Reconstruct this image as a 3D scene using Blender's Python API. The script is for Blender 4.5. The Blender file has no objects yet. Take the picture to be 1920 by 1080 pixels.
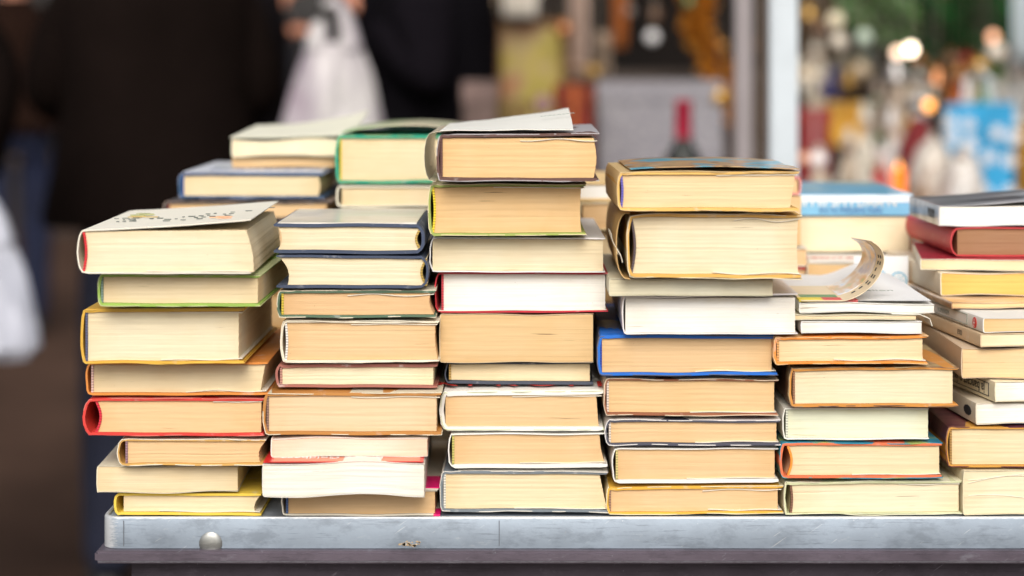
import bpy, bmesh, math, random
from mathutils import Vector, Matrix, noise
R = math.radians
SC = bpy.context.scene
# ---------------------------------------------------------------- camera, world, sun, exposure
FP = 3657.0; CAMZ = 1.22; HOR = 120.0
cd = bpy.data.cameras.new('camera'); cam = bpy.data.objects.new('camera', cd)
SC.collection.objects.link(cam); SC.camera = cam
cam.location = (0, 0, CAMZ); cam.rotation_euler = (R(90), 0, 0)
cd.sensor_width = 36; cd.lens = 36*FP/1920; cd.shift_y = -(540-HOR)/1920
cd.clip_start = .05; cd.clip_end = 500
cd.dof.use_dof = True; cd.dof.focus_distance = 1.605; cd.dof.aperture_fstop = 2.75; cd.dof.aperture_blades = 0
SUN_EL, SUN_AZ = 38, 181        # azimuth: where the light comes from, clockwise from +Y
w = bpy.data.worlds.new('World'); SC.world = w; w.use_nodes = True
nt = w.node_tree; bg = nt.nodes['Background']
sky = nt.nodes.new('ShaderNodeTexSky'); sky.sky_type = 'NISHITA'; sky.sun_disc = False
sky.sun_elevation = R(SUN_EL); sky.sun_rotation = R(SUN_AZ); sky.dust_density = 4; sky.air_density = 1.0
hs = nt.nodes.new('ShaderNodeHueSaturation'); hs.inputs['Saturation'].default_value = .45
nt.links.new(sky.outputs[0], hs.inputs['Color']); nt.links.new(hs.outputs[0], bg.inputs['Color'])
bg.inputs['Strength'].default_value = .15
sl = bpy.data.lights.new('sun', 'SUN'); sl.energy = 2.0; sl.angle = R(36); sl.color = (1, .93, .82)
so = bpy.data.objects.new('sun', sl); SC.collection.objects.link(so)
so.rotation_euler = (R(90-SUN_EL), 0, R(180-SUN_AZ)); so.location = (-2, -3, 5)
SC.view_settings.view_transform = 'Standard'; SC.view_settings.look = 'None'
SC.view_settings.exposure = .08; SC.view_settings.gamma = 1
SC.cycles.use_denoising = True

# ---------------------------------------------------------------- helpers
def P(px, py, Y): return Vector(((px-960)*Y/FP, Y, CAMZ-(py-HOR)*Y/FP))
rnd = random.Random(7)
def tag(o, label=None, cat=None, group=None, kind=None):
    if label: o['label'] = label
    if cat: o['category'] = cat
    if group: o['group'] = group
    if kind: o['kind'] = kind
    return o
def empty(name, label, cat, loc, rz=0, group=None):
    o = bpy.data.objects.new(name, None); SC.collection.objects.link(o)
    o.location = loc; o.rotation_euler = (0, 0, rz); o.empty_display_size = .03
    return tag(o, label, cat, group)
def link(name, me, mat, parent=None, smooth=True, loc=None):
    o = bpy.data.objects.new(name, me); SC.collection.objects.link(o)
    if mat: me.materials.append(mat)
    if parent: o.parent = parent
    if loc is not None: o.location = loc
    if smooth:
        me.shade_smooth()
        me.set_sharp_from_angle(angle=R(38))
    return o
def obj(name, bm, mat, parent=None, smooth=True, loc=None, normals=True):
    if normals: bmesh.ops.recalc_face_normals(bm, faces=bm.faces)
    me = bpy.data.meshes.new(name); bm.to_mesh(me); bm.free()
    return link(name, me, mat, parent, smooth, loc)
def box(bm, x0, x1, y0, y1, z0, z1, bev=0):
    vs = [bm.verts.new((x, y, z)) for x in (x0, x1) for y in (y0, y1) for z in (z0, z1)]
    fs = [bm.faces.new([vs[i] for i in q]) for q in ((0,1,3,2),(4,6,7,5),(0,4,5,1),(2,3,7,6),(0,2,6,4),(1,5,7,3))]
    if bev: bmesh.ops.bevel(bm, geom=list({e for f in fs for e in f.edges}), offset=bev, segments=2, affect='EDGES')
def lathe(bm, prof, n=24, cx=0, cy=0, cz=0, sx=1, sy=1):
    rings = []
    for r, z in prof:
        if r < 1e-5: rings.append([bm.verts.new((cx, cy, cz+z))])
        else: rings.append([bm.verts.new((cx+r*sx*math.cos(2*math.pi*i/n), cy+r*sy*math.sin(2*math.pi*i/n), cz+z)) for i in range(n)])
    for a, b in zip(rings, rings[1:]):
        for i in range(n):
            j = (i+1) % n
            q = [a[i % len(a)], a[j % len(a)], b[j % len(b)], b[i % len(b)]]
            q = list(dict.fromkeys(q))
            if len(q) > 2: bm.faces.new(q)
    for rg in (rings[0], rings[-1]):
        if len(rg) > 2: bm.faces.new(rg)
def tube(bm, pts, r, n=8):
    rings = []
    for i, p in enumerate(pts):
        d = (Vector(pts[min(i+1, len(pts)-1)])-Vector(pts[max(i-1, 0)])).normalized()
        u = d.cross(Vector((0, 0, 1)) if abs(d.z) < .9 else Vector((1, 0, 0))).normalized(); v = d.cross(u)
        rr = r[i] if isinstance(r, (list, tuple)) else r
        rings.append([bm.verts.new(Vector(p)+(u*math.cos(2*math.pi*k/n)+v*math.sin(2*math.pi*k/n))*rr) for k in range(n)])
    for a, b in zip(rings, rings[1:]):
        for i in range(n): bm.faces.new((a[i], a[(i+1) % n], b[(i+1) % n], b[i]))
    bm.faces.new(rings[0]); bm.faces.new(rings[-1])

# ---------------------------------------------------------------- materials
MC = {}
def nodes(name):
    m = bpy.data.materials.new(name); m.use_nodes = True
    t = m.node_tree; return m, t, t.nodes['Principled BSDF']
def N(t, kind, **kw):
    n = t.nodes.new(kind)
    for k, v in kw.items():
        if k in n.inputs: n.inputs[k].default_value = v
        else: setattr(n, k, v)
    return n
def coords(t, scale=(1, 1, 1), seed=True):
    tc = N(t, 'ShaderNodeTexCoord'); mp = N(t, 'ShaderNodeMapping'); mp.inputs['Scale'].default_value = scale
    if seed:
        oi = N(t, 'ShaderNodeObjectInfo'); ml = N(t, 'ShaderNodeMath', operation='MULTIPLY'); ml.inputs[1].default_value = 37
        t.links.new(oi.outputs['Random'], ml.inputs[0])
        ad = N(t, 'ShaderNodeVectorMath', operation='ADD'); t.links.new(tc.outputs['Object'], ad.inputs[0]); t.links.new(ml.outputs[0], ad.inputs[1])
        t.links.new(ad.outputs[0], mp.inputs['Vector'])
    else: t.links.new(tc.outputs['Object'], mp.inputs['Vector'])
    return mp.outputs[0]
def noise_n(t, vec, scale, detail=3, rough=.6):
    n = N(t, 'ShaderNodeTexNoise'); n.inputs['Scale'].default_value = scale
    n.inputs['Detail'].default_value = detail; n.inputs['Roughness'].default_value = rough
    t.links.new(vec, n.inputs['Vector']); return n.outputs['Fac']
def ramp(t, fac, stops):
    r = N(t, 'ShaderNodeValToRGB'); e = r.color_ramp.elements
    while len(e) < len(stops): e.new(.5)
    for el, (p, c) in zip(e, stops): el.position = p; el.color = (*c, 1) if len(c) == 3 else c
    t.links.new(fac, r.inputs[0]); return r.outputs[0]
def mix(t, fac, a, b, mode='MIX'):
    m = N(t, 'ShaderNodeMix', data_type='RGBA', blend_type=mode)
    for s, v in ((0, fac), (6, a), (7, b)):
        if hasattr(v, 'links') or hasattr(v, 'is_linked'): t.links.new(v, m.inputs[s])
        elif s == 0: m.inputs[0].default_value = v
        else: m.inputs[s].default_value = (*v, 1)
    return m.outputs[2]
def bump(t, b, fac, strength, dist=.001):
    n = N(t, 'ShaderNodeBump'); n.inputs['Strength'].default_value = strength; n.inputs['Distance'].default_value = dist
    t.links.new(fac, n.inputs['Height']); t.links.new(n.outputs[0], b.inputs['Normal'])
def g3(v): return (v, v, v)

def page_mat(c, lines=1.0):
    key = ('pg', c, lines)
    if key in MC: return MC[key]
    m, t, b = nodes('page edges'); b.inputs['Roughness'].default_value = .85; b.inputs['Specular IOR Level'].default_value = .2
    # warp makes the leaves run in gentle waves
    v = coords(t)
    def stretch(vec, s):
        mp = N(t, 'ShaderNodeMapping'); mp.inputs['Scale'].default_value = s; t.links.new(vec, mp.inputs['Vector']); return mp.outputs[0]
    wn = noise_n(t, stretch(v, (9, 3, 18)), 1.0, 2)
    cb = N(t, 'ShaderNodeCombineXYZ'); mu = N(t, 'ShaderNodeMath', operation='MULTIPLY'); mu.inputs[1].default_value = .006
    t.links.new(wn, mu.inputs[0]); t.links.new(mu.outputs[0], cb.inputs['Z'])
    ad = N(t, 'ShaderNodeVectorMath', operation='ADD'); t.links.new(v, ad.inputs[0]); t.links.new(cb.outputs[0], ad.inputs[1])
    wv = ad.outputs[0]
    leaf = noise_n(t, stretch(wv, (2.5, 2.5, 1100)), 1.0, 4, .7)
    leaf2 = noise_n(t, stretch(wv, (5, 5, 330)), 1.0, 2, .6)
    gaps = noise_n(t, stretch(wv, (16, 16, 560)), 1.0, 3, .5)
    blot = noise_n(t, v, 16, 3)
    spk = noise_n(t, v, 420, 2)
    col = mix(t, ramp(t, leaf, [(.28, g3(0)), (.62, g3(1))]), tuple(x*(1-.07*lines) for x in c), c)
    col = mix(t, ramp(t, leaf2, [(.30, g3(.17*lines)), (.5, g3(0))]), col, tuple(x*k for x, k in zip(c, (.86, .80, .70))))
    col = mix(t, ramp(t, blot, [(.45, g3(0)), (.8, g3(.5))]), col, tuple(x*k for x, k in zip(c, (.93, .84, .70))))
    col = mix(t, ramp(t, gaps, [(.71, g3(0)), (.745, g3(.75))]), col, (.13, .075, .035))
    col = mix(t, ramp(t, spk, [(.74, g3(0)), (.79, g3(.35))]), col, (.25, .15, .08))
    # page colour turns darker and browner toward the outer edges, unevenly
    tg = N(t, 'ShaderNodeTexCoord'); sp = N(t, 'ShaderNodeSeparateXYZ'); t.links.new(tg.outputs['Generated'], sp.inputs[0]); prev = None
    for ax, wd in ((0, .5), (2, .5)):
        sb = N(t, 'ShaderNodeMath', operation='SUBTRACT'); sb.inputs[1].default_value = .5; t.links.new(sp.outputs[ax], sb.inputs[0])
        ab = N(t, 'ShaderNodeMath', operation='ABSOLUTE'); t.links.new(sb.outputs[0], ab.inputs[0])
        if prev is None: prev = ab
        else:
            mxn = N(t, 'ShaderNodeMath', operation='MAXIMUM'); t.links.new(prev.outputs[0], mxn.inputs[0]); t.links.new(ab.outputs[0], mxn.inputs[1]); prev = mxn
    big = noise_n(t, v, 24, 3); m2 = N(t, 'ShaderNodeMath', operation='MULTIPLY_ADD'); m2.inputs[1].default_value = .45; t.links.new(big, m2.inputs[0]); t.links.new(prev.outputs[0], m2.inputs[2])
    col = mix(t, ramp(t, m2.outputs[0], [(.55, g3(0)), (.80, g3(.55))]), col, tuple(x*k for x, k in zip(c, (.86, .76, .60))))
    t.links.new(col, b.inputs['Base Color'])
    bump(t, b, leaf, .35, .0006)
    MC[key] = m; return m
def cloth_mat(c, rough=.62, wear=.5, scale=60):
    key = ('cl', c, rough, wear)
    if key in MC: return MC[key]
    m, t, b = nodes('cover'); b.inputs['Roughness'].default_value = rough
    v = coords(t); n1 = noise_n(t, v, scale, 4); n2 = noise_n(t, v, 260, 2); n3 = noise_n(t, v, 9, 2)
    col = mix(t, ramp(t, n3, [(.3, g3(0)), (.8, g3(.45))]), c, tuple(x*.72 for x in c))
    lt = tuple(min(.85, x*.5+.35) for x in c)
    col = mix(t, ramp(t, n1, [(.6, g3(0)), (.68, g3(wear))]), col, lt)
    t.links.new(col, b.inputs['Base Color']); bump(t, b, n2, .25, .0005)
    MC[key] = m; return m
def paper_mat(c=(.78, .74, .66), rough=.5):
    return cloth_mat(c, rough, .15)
def art_mat(name, cols, scale=14, rough=.35, stretch=(1, 1, 1)):
    key = ('art', name)
    if key in MC: return MC[key]
    m, t, b = nodes(name); b.inputs['Roughness'].default_value = rough
    b.inputs['Coat Weight'].default_value = .3
    v = coords(t, stretch); n = noise_n(t, v, scale, 3, .55)
    k = len(cols); lo, hi = .34, .66
    t.links.new(ramp(t, n, [(lo+(hi-lo)*i/(max(1, k-1)), c) for i, c in enumerate(cols)]), b.inputs['Base Color'])
    MC[key] = m; return m
def plain(name, c, rough=.5, metal=0, var=.2, scale=12, **kw):
    key = ('pl', name, c, rough, metal)
    if key in MC: return MC[key]
    m, t, b = nodes(name); b.inputs['Roughness'].default_value = rough; b.inputs['Metallic'].default_value = metal
    v = coords(t); n = noise_n(t, v, scale, 4)
    t.links.new(ramp(t, n, [(.3, tuple(x*(1-var) for x in c)), (.7, tuple(min(1, x*(1+var*.5)) for x in c))]), b.inputs['Base Color'])
    bump(t, b, n, .15, .002)
    for k, x in kw.items(): b.inputs[k.replace('_', ' ')].default_value = x
    MC[key] = m; return m
def glow(name, c, s):
    m, t, b = nodes(name); b.inputs['Emission Color'].default_value = (*c, 1); b.inputs['Emission Strength'].default_value = s
    b.inputs['Base Color'].default_value = (*c, 1); return m
def headband_mat(a, c2, freq=900):
    key = ('hb', a, c2)
    if key in MC: return MC[key]
    m, t, b = nodes('woven headband'); b.inputs['Roughness'].default_value = .7
    v = coords(t, (0.3, 0, 1), False); wv = N(t, 'ShaderNodeTexWave', wave_type='BANDS', bands_direction='Z'); wv.inputs['Scale'].default_value = freq/6.28
    t.links.new(v, wv.inputs['Vector'])
    t.links.new(ramp(t, wv.outputs['Fac'], [(.35, a), (.6, c2)]), b.inputs['Base Color'])
    MC[key] = m; return m

def text(name, s, size, mat, parent, mtx, thick=.0001, font_space=1.0):
    cu = bpy.data.curves.new(name, 'FONT'); cu.body = s; cu.size = size; cu.extrude = thick
    cu.align_x = 'CENTER'; cu.align_y = 'CENTER'; cu.space_character = font_space; cu.resolution_u = 3
    tmp = bpy.data.objects.new('tmp', cu); SC.collection.objects.link(tmp)
    bpy.context.view_layer.update()
    me = bpy.data.meshes.new_from_object(tmp.evaluated_get(bpy.context.evaluated_depsgraph_get()))
    bpy.data.objects.remove(tmp)
    me.transform(mtx); me.materials.clear()
    return link(name, me, mat, parent, smooth=False)
FLAT = Matrix.Identity(4)                      # text lying on a top, read from the camera
UPS = Matrix.Rotation(math.pi, 4, 'Z')         # lying and upside down
def at(x, y, z, M=FLAT): return Matrix.Translation((x, y, z)) @ M

# ---------------------------------------------------------------- books
PG = dict(tan=(.72, .505, .285), dtan=(.62, .42, .21), cream=(.76, .635, .42), pale=(.78, .69, .50), white=(.85, .845, .81),
          orange=(.76, .53, .28), pink=(.86, .62, .50), mint=(.74, .77, .60), brown=(.34, .19, .11), grey=(.70, .68, .54), amber=(.78, .47, .14))
def ribbon(bm, pts, th, y0, y1, yj=0, seed=0, ny=1, zj=0):
    """closed sheet: polyline pts (x,z) with half thickness th[i], extruded from y0 to y1"""
    n = len(pts); ths = th if isinstance(th, list) else [th/2]*n
    A, Bq = [], []
    for i in range(n):
        a = Vector(pts[max(0, i-1)]); c = Vector(pts[min(n-1, i+1)]); d = (c-a)
        d = d.normalized() if d.length > 0 else Vector((1, 0)); nn = Vector((-d.y, d.x)); p = Vector(pts[i])
        A.append(p+nn*ths[i]); Bq.append(p-nn*ths[i])
    loop = A+Bq[::-1]; m = len(loop); rings = []
    for j in range(ny+1):
        f = j/ny; ring = []
        for i, p in enumerate(loop):
            k = i if i < n else 2*n-1-i
            jy = yj*noise.noise(Vector((k*.37+seed*7.3, seed*1.7, 0))) if j == 0 else 0
            jz = zj*noise.noise(Vector((k*.15+seed*3.1, f*3, seed)))
            ring.append(bm.verts.new((p.x, y0+(y1-y0)*f+jy, p.y+jz)))
        rings.append(ring)
    for a, b in zip(rings, rings[1:]):
        for i in range(m):
            bm.faces.new((a[i], a[(i+1) % m], b[(i+1) % m], b[i]))
    for ring in (rings[0], rings[-1]):
        for i in range(n-1): bm.faces.new((ring[i], ring[i+1], ring[m-2-i], ring[m-1-i]))
def mirror(bm): 
    for v in bm.verts: v.co.x = -v.co.x

BOOKS = {}
def book(label, x0, x1, y0, y1, pL, pR, z, page='tan', cover=(.3, .3, .3), tt=.0018, tb=.0018, spine='L', gap=None, bow=0, fe=0, slant=0,
         rx=.006, hb=None, jacket=None, jgap=.0006, wav=.0008, flap=None, depth=.205, Y=None, yaw=0, rough=.6, wear=.5, lines=1.0,
         lift=0, soft=False, top=None, kind='book', group='books piled on the tray table', seed=None, tear=.0009, sag=0, spine_hi=0, bands=0, coverlabel=None):
    seed = seed if seed is not None else len(BOOKS)+1
    if Y is None: Y = FP*(CAMZ-z)/(y1-HOR)
    s = Y/FP; xc = (x0+x1)/2; w = (x1-x0)*s; h = (y1-y0)*s-.0003
    g = (pL-x0)*s if spine == 'L' else (x1-pR)*s           # spine edge to pages
    ov = (x1-pR)*s if spine == 'L' else (pL-x0)*s          # board overhang at the fore edge
    if soft: tt = tb = .0005; rx = .0016; g = max(.0006, min(g, .001)); ov = min(ov, .0006)
    if not yaw: yaw = R(random.Random(seed*13).uniform(-.9, .9))
    root = empty(kind if kind != 'book' else 'book', label, 'book', ((xc-960)*s, Y, z), yaw, group)
    n = 26; X0, X1 = -w/2, w/2
    wa = wav*(1.6 if soft else 1)
    rs = random.Random(seed*31+5); s1, s2 = (rs.uniform(0, .0013), rs.uniform(0, .0010)) if not soft else (rs.uniform(0, .0006), rs.uniform(0, .0004)); d1, d2 = rs.choice((0, 1)), rs.choice((0, 1))
    def wt(x): return -s1*((x-X0)/w if d1 else (X1-x)/w) + wa*(noise.noise(Vector((x*22+seed*5.1, seed, 0)))-.35) - (.0006*math.exp(-((x-X0-.009)/.003)**2) if not soft and tt > .0015 else 0)
    def wb(x): return s2*((x-X0)/w if d2 else (X1-x)/w) + wa*(noise.noise(Vector((x*22+seed*9.7, seed, 4)))+.4)
    def sg(x): return sag*math.sin(math.pi*(x-X0)/w*2.2+seed)          # leaves and cover sway together
    def L(x): return lift*max(0, (x-X0)/w)**1.5
    jk = jgap+.0005 if jacket else 0
    # cover
    def path(off, top_lift=True, e=0):
        pts = []; hh = h-off*2
        for i in range(n):
            x = X1-e-(X1-e-(X0+rx))*i/(n-1)
            pts.append((x, h-off-tt/2+wt(x)+sg(x)+(L(x) if top_lift else 0)))
        m = 7
        for i in range(1, m+1):
            a = math.pi*i/(m+1)
            bz = .5+.5*math.cos(a); bx = X0+off+tt/2+rx*(1-abs(math.sin(a))**.55)*.9+spine_hi*math.sin(a)*-1+(.0007*noise.noise(Vector((i*.9, seed*3.3, off*900))) if not soft else .0003*noise.noise(Vector((i*1.9, seed*3.3, 0))))
            pts.append((bx, off+tb/2+(h-2*off-tb/2-tt/2)*bz))
        for i in range(n):
            x = X0+rx+(X1-e-(X0+rx))*i/(n-1)
            pts.append((x, off+tb/2+wb(x)+sg(x)))
        return pts
    pts = path(jk); th = [tt/2]*n+[max(.0009, min(tt, tb))/2]*7+[tb/2]*n
    th[0] *= .6; th[-1] *= .6
    bm = bmesh.new(); ribbon(bm, pts, th, 0, depth, yj=.0004, seed=seed, ny=3, zj=0)
    if spine == 'R': mirror(bm)
    cm = top if (top and not jacket) else cloth_mat(cover, rough, wear)
    co = obj('cover', bm, cm, root)
    if coverlabel: co['label'] = coverlabel
    if jacket:
        bm = bmesh.new(); ribbon(bm, path(.0003, e=-.0008), .00065, -.0002, depth-.0005, yj=.0022, seed=seed+.5, ny=3, zj=tear)
        if spine == 'R': mirror(bm)
        obj('dust_jacket', bm, top if top else cloth_mat(jacket, .4, .2), root)
    # page block
    px0, px1 = X0+g, X1-ov; yf = .0019 if not soft else .0004; yb = depth-.003
    rec = .0004
    nv = max(8, int(h/.0011)); nu = 18; bm = bmesh.new()
    def zt(x): return h-jk-tt-rec+wt(x)+sg(x)
    def zb(x): return jk+tb+rec*.5+wb(x)+sg(x)
    def pt(u, v, jit):
        bulge = math.sin(math.pi*v)
        xl = px0+bow*bulge; xr = px1+fe*bulge+slant*(v-.5)
        xr += jit*.0004 if not soft else 0
        x = xl+(xr-xl)*u
        return x, zb(x)+(zt(x)-zb(x))*v
    rows = []; back = []
    for j in range(nv+1):
        v = j/nv; jit = noise.noise(Vector((j*.55+seed*11, seed, 2)))+.6*noise.noise(Vector((j*2.3, seed, 5)))
        r_, b_ = [], []
        for i in range(nu+1):
            x, zz = pt(i/nu, v, jit)
            r_.append(bm.verts.new((x, yf+jit*.00028+.0002*noise.noise(Vector((i*.5, j*.4, seed))), zz)))
            if i in (0, nu) or j in (0, nv): b_.append(bm.verts.new((x, yb, zz)))
            else: b_.append(None)
        rows.append(r_); back.append(b_)
    for j in range(nv):
        for i in range(nu): bm.faces.new((rows[j][i], rows[j][i+1], rows[j+1][i+1], rows[j+1][i]))
        bm.faces.new((rows[j][0], rows[j+1][0], back[j+1][0], back[j][0]))
        bm.faces.new((rows[j+1][nu], rows[j][nu], back[j][nu], back[j+1][nu]))
    for i in range(nu):
        bm.faces.new((rows[0][i+1], rows[0][i], back[0][i], back[0][i+1]))
        bm.faces.new((rows[nv][i], rows[nv][i+1], back[nv][i+1], back[nv][i]))
    per = [back[0][i] for i in range(nu+1)]+[back[j][nu] for j in range(1, nv+1)]+[back[nv][i] for i in range(nu-1, -1, -1)]+[back[j][0] for j in range(nv-1, 0, -1)]
    bm.faces.new(per[::-1])
    if spine == 'R': mirror(bm)
    obj('page_block', bm, page_mat(PG.get(page, page), lines), root)
    if hb:                                   # woven band capping the spine end of the leaves
        bm = bmesh.new(); q = []
        for j in range(15):
            v = j/14; x, zz = pt(0, v, 0); q.append((x+.0003, zz))
        ribbon(bm, q, .0018, yf-.0012, yf+.002)
        if spine == 'R': mirror(bm)
        obj('headband', bm, hb if not isinstance(hb, tuple) else headband_mat(tuple(c*.55 for c in hb), hb), root)
    if flap:                                 # turned-in jacket flap showing as a slip of paper inside a board
        for side, f0, dz in flap:
            bm = bmesh.new(); q = []
            for i in range(14):
                x = X0+w*f0+(X1-.001-X0-w*f0)*i/13
                if side == 't': q.append((x, zt(x)-.0002-dz*(.55+.45*math.sin(i*.6+seed))))
                else: q.append((x, zb(x)+.0002+dz*(.55+.45*math.sin(i*.6+seed))))
            ribbon(bm, q, .0006, .0006, depth-.02, yj=.0008, seed=seed+2)
            if spine == 'R': mirror(bm)
            obj('jacket_flap', bm, paper_mat((.80, .74, .62)), root)
    BOOKS[label] = (root, w, h, depth, s)
    return root, z+(y1-y0)*s, w, h, s
# every column is listed from the bottom up; each book lies on the one before it
def column(z0, specs):
    z = z0; out = []
    for sp in specs:
        a, kw = sp[:7], dict(sp[7]) if len(sp) > 7 else {}
        post = kw.pop('post', None); dz = kw.pop('dz', 0)
        r, z, w_, h_, s = book(*a, z=z+dz, **kw); out.append((r, w_, h_, s))
        if post: post(r, w_, h_, s)
    return out
# ---------------------------------------------------------------- setting: ground, table
ZT = 0.849                                       # level the lowest books lie on
gm = plain('street asphalt', (.075, .043, .030), 1, 0, .45, 1.3, Specular_IOR_Level=.1)
bm = bmesh.new(); box(bm, -40, 40, -20, 90, -.2, 0); tag(obj('ground', bm, gm, smooth=False), kind='structure')

def metal_mat(name, base, edge, rust=True, wearz=None):
    m, t, b = nodes(name); b.inputs['Metallic'].default_value = .35
    v = coords(t, (1, 1, 1), False)
    def st(s):
        mp = N(t, 'ShaderNodeMapping'); mp.inputs['Scale'].default_value = s; t.links.new(v, mp.inputs['Vector']); return mp.outputs[0]
    def rot(s, a):
        mp = N(t, 'ShaderNodeMapping'); mp.inputs['Scale'].default_value = s; mp.inputs['Rotation'].default_value = (0, a, 0); t.links.new(v, mp.inputs['Vector'])
        m3 = N(t, 'ShaderNodeMapping'); m3.inputs['Scale'].default_value = s; m3.inputs['Rotation'].default_value = (0, 0, 0); mp.inputs['Scale'].default_value = (1, 1, 1); t.links.new(mp.outputs[0], m3.inputs['Vector']); return m3.outputs[0]
    cloud = noise_n(t, v, 14, 5, .6); n2 = noise_n(t, st((1, 1, 2.2)), 26, 6, .72)
    scr = noise_n(t, st((4, 4, 90)), 5, 5, .65); scr2 = noise_n(t, rot((8, 1, 160), .6), 4, 3, .6); scr3 = noise_n(t, rot((7, 1, 150), -.9), 4, 3, .6); dots = noise_n(t, v, 260, 4, .7)
    col = mix(t, ramp(t, cloud, [(.3, g3(0)), (.7, g3(1))]), tuple(x*.80 for x in base), tuple(x*1.12 for x in base))
    col = mix(t, ramp(t, n2, [(.50, g3(0)), (.62, g3(.52))]), col, tuple(x*.5 for x in base))
    col = mix(t, ramp(t, n2, [(.30, g3(.45)), (.40, g3(0))]), col, tuple(x*.5+.5*y for x, y in zip(base, edge)))
    col = mix(t, ramp(t, scr, [(.595, g3(0)), (.63, g3(.45))]), col, tuple(x*.4 for x in base))
    col = mix(t, ramp(t, scr2, [(.67, g3(0)), (.70, g3(.45))]), col, edge)
    col = mix(t, ramp(t, scr3, [(.70, g3(0)), (.73, g3(.45))]), col, tuple(x*.45 for x in base))
    col = mix(t, ramp(t, dots, [(.68, g3(0)), (.72, g3(.6))]), col, edge)
    if wearz:                                    # bare metal along worn arrises
        sp = N(t, 'ShaderNodeSeparateXYZ'); t.links.new(v, sp.inputs[0])
        for (axis, at_, wd) in wearz:
            sb = N(t, 'ShaderNodeMath', operation='SUBTRACT'); sb.inputs[1].default_value = at_; t.links.new(sp.outputs[axis], sb.inputs[0])
            ab = N(t, 'ShaderNodeMath', operation='ABSOLUTE'); t.links.new(sb.outputs[0], ab.inputs[0])
            ms = N(t, 'ShaderNodeMath', operation='MULTIPLY'); ms.inputs[1].default_value = 1/wd; t.links.new(ab.outputs[0], ms.inputs[0])
            nn = noise_n(t, st((60, 60, 300)), 3, 5, .7)
            ad = N(t, 'ShaderNodeMath', operation='ADD'); t.links.new(ms.outputs[0], ad.inputs[0]); t.links.new(nn, ad.inputs[1])
            col = mix(t, ramp(t, ad.outputs[0], [(.62, g3(.85)), (.95, g3(0))]), col, edge)
    if rust:
        rn = noise_n(t, v, 22, 4, .7); col = mix(t, ramp(t, rn, [(.71, g3(0)), (.73, g3(.7))]), col, (.32, .17, .06))
    t.links.new(col, b.inputs['Base Color'])
    t.links.new(ramp(t, cloud, [(.2, g3(.32)), (.8, g3(.55))]), b.inputs['Roughness'])
    bump(t, b, dots, .2, .0006); return m
rivet_m = metal_mat('zinc rivet', (.34, .35, .34), (.62, .64, .64), False); rivet_m.node_tree.nodes['Principled BSDF'].inputs['Metallic'].default_value = .8
XL = (190-960)*1.592/FP; XR = .80; YF = 1.592; YB = 2.40
ZL = CAMZ-(969-HOR)*YF/FP                        # top of the lip
ZB = CAMZ-(1026-HOR)*YF/FP
table = empty('tray_table', 'grey blue metal tray table with a raised scuffed rim, carrying all the stacks of books', 'table', (XL, YF, 0))
loc = lambda x, y, z: (x-XL, y-YF, z)
tray_m = metal_mat('worn grey blue paint', (.27, .325, .395), (.62, .64, .66), True, [(2, ZL, .0045), (0, .004, .020)])
led_m = metal_mat('worn plum paint', (.125, .105, .135), (.40, .42, .48), False, [(2, ZB-.0105, .0012)])
pan_m = metal_mat('dark panel paint', (.055, .045, .062), (.22, .2, .24), False)
W_, D_ = XR-XL, YB-YF
bm = bmesh.new()
# rim: a hollow rectangle with rounded corners swept upward, lip rolled over at the top
def rrect(o, r=.014):
    pts = []
    for cx, cy, a0 in ((o+r, o+r, 180), (W_-o-r, o+r, 270), (W_-o-r, D_-o-r, 0), (o+r, D_-o-r, 90)):
        for k in range(7):
            a = R(a0+15*k); pts.append((cx+r*math.cos(a), cy+r*math.sin(a)))
    return pts
prof = [(0, ZB-.001), (0, ZL-.0016), (.0006, ZL-.0004), (.0018, ZL), (.0034, ZL-.0004), (.004, ZL-.0016), (.004, ZL-.012), (.0005, ZB-.001)]
rings = [[bm.verts.new((x, y, z)) for x, y in rrect(o, .014-o if o < .01 else .01)] for o, z in prof]
for a, b_ in zip(rings, rings[1:]):
    for i in range(len(a)): bm.faces.new((a[i], a[(i+1) % len(a)], b_[(i+1) % len(a)], b_[i]))
obj('tray_rim', bm, tray_m, table)
bm = bmesh.new(); box(bm, .0042, W_-.0042, .0042, D_-.0042, ZT-.0105, ZT-.0005); obj('tray_floor', bm, plain('tray floor paint', (.33, .38, .45), .45, .2, .3, 20), table, False)
bm = bmesh.new(); box(bm, -.0042, W_+.004, -.0075, D_+.006, ZB-.0118, ZB-.0014, .0024); obj('edge_moulding', bm, led_m, table)
bm = bmesh.new(); box(bm, .021, W_-.02, .018, D_-.02, .62, ZB-.0121, .001); obj('apron_panel', bm, pan_m, table)
for sx in (.05, W_-.09):
    for sy in (.04, D_-.08):
        bm = bmesh.new(); box(bm, sx, sx+.04, sy, sy+.04, .0, .6195, .003); obj('leg', bm, pan_m, table)
bm = bmesh.new(); lathe(bm, [(0, .0020), (.005, .0018), (.0075, .0011), (.009, .0004), (.0095, 0)], 28)
bmesh.ops.rotate(bm, verts=bm.verts, matrix=Matrix.Rotation(R(90), 3, 'X'))
obj('rivet', bm, rivet_m, table, loc=((395-960)*YF/FP-XL, -.0002, CAMZ-(1019-HOR)*YF/FP))
for px in (232, 936):
    bm = bmesh.new(); xx = (px-960)*YF/FP-XL; box(bm, xx-.00035, xx+.00035, -.0005, .0002, ZB+.001, ZL-.003)
    obj('seam', bm, plain('dark seam', (.13, .15, .18), .6), table, False)
rr = random.Random(3); bm = bmesh.new()          # flakes of old glue stuck to the front face
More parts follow.
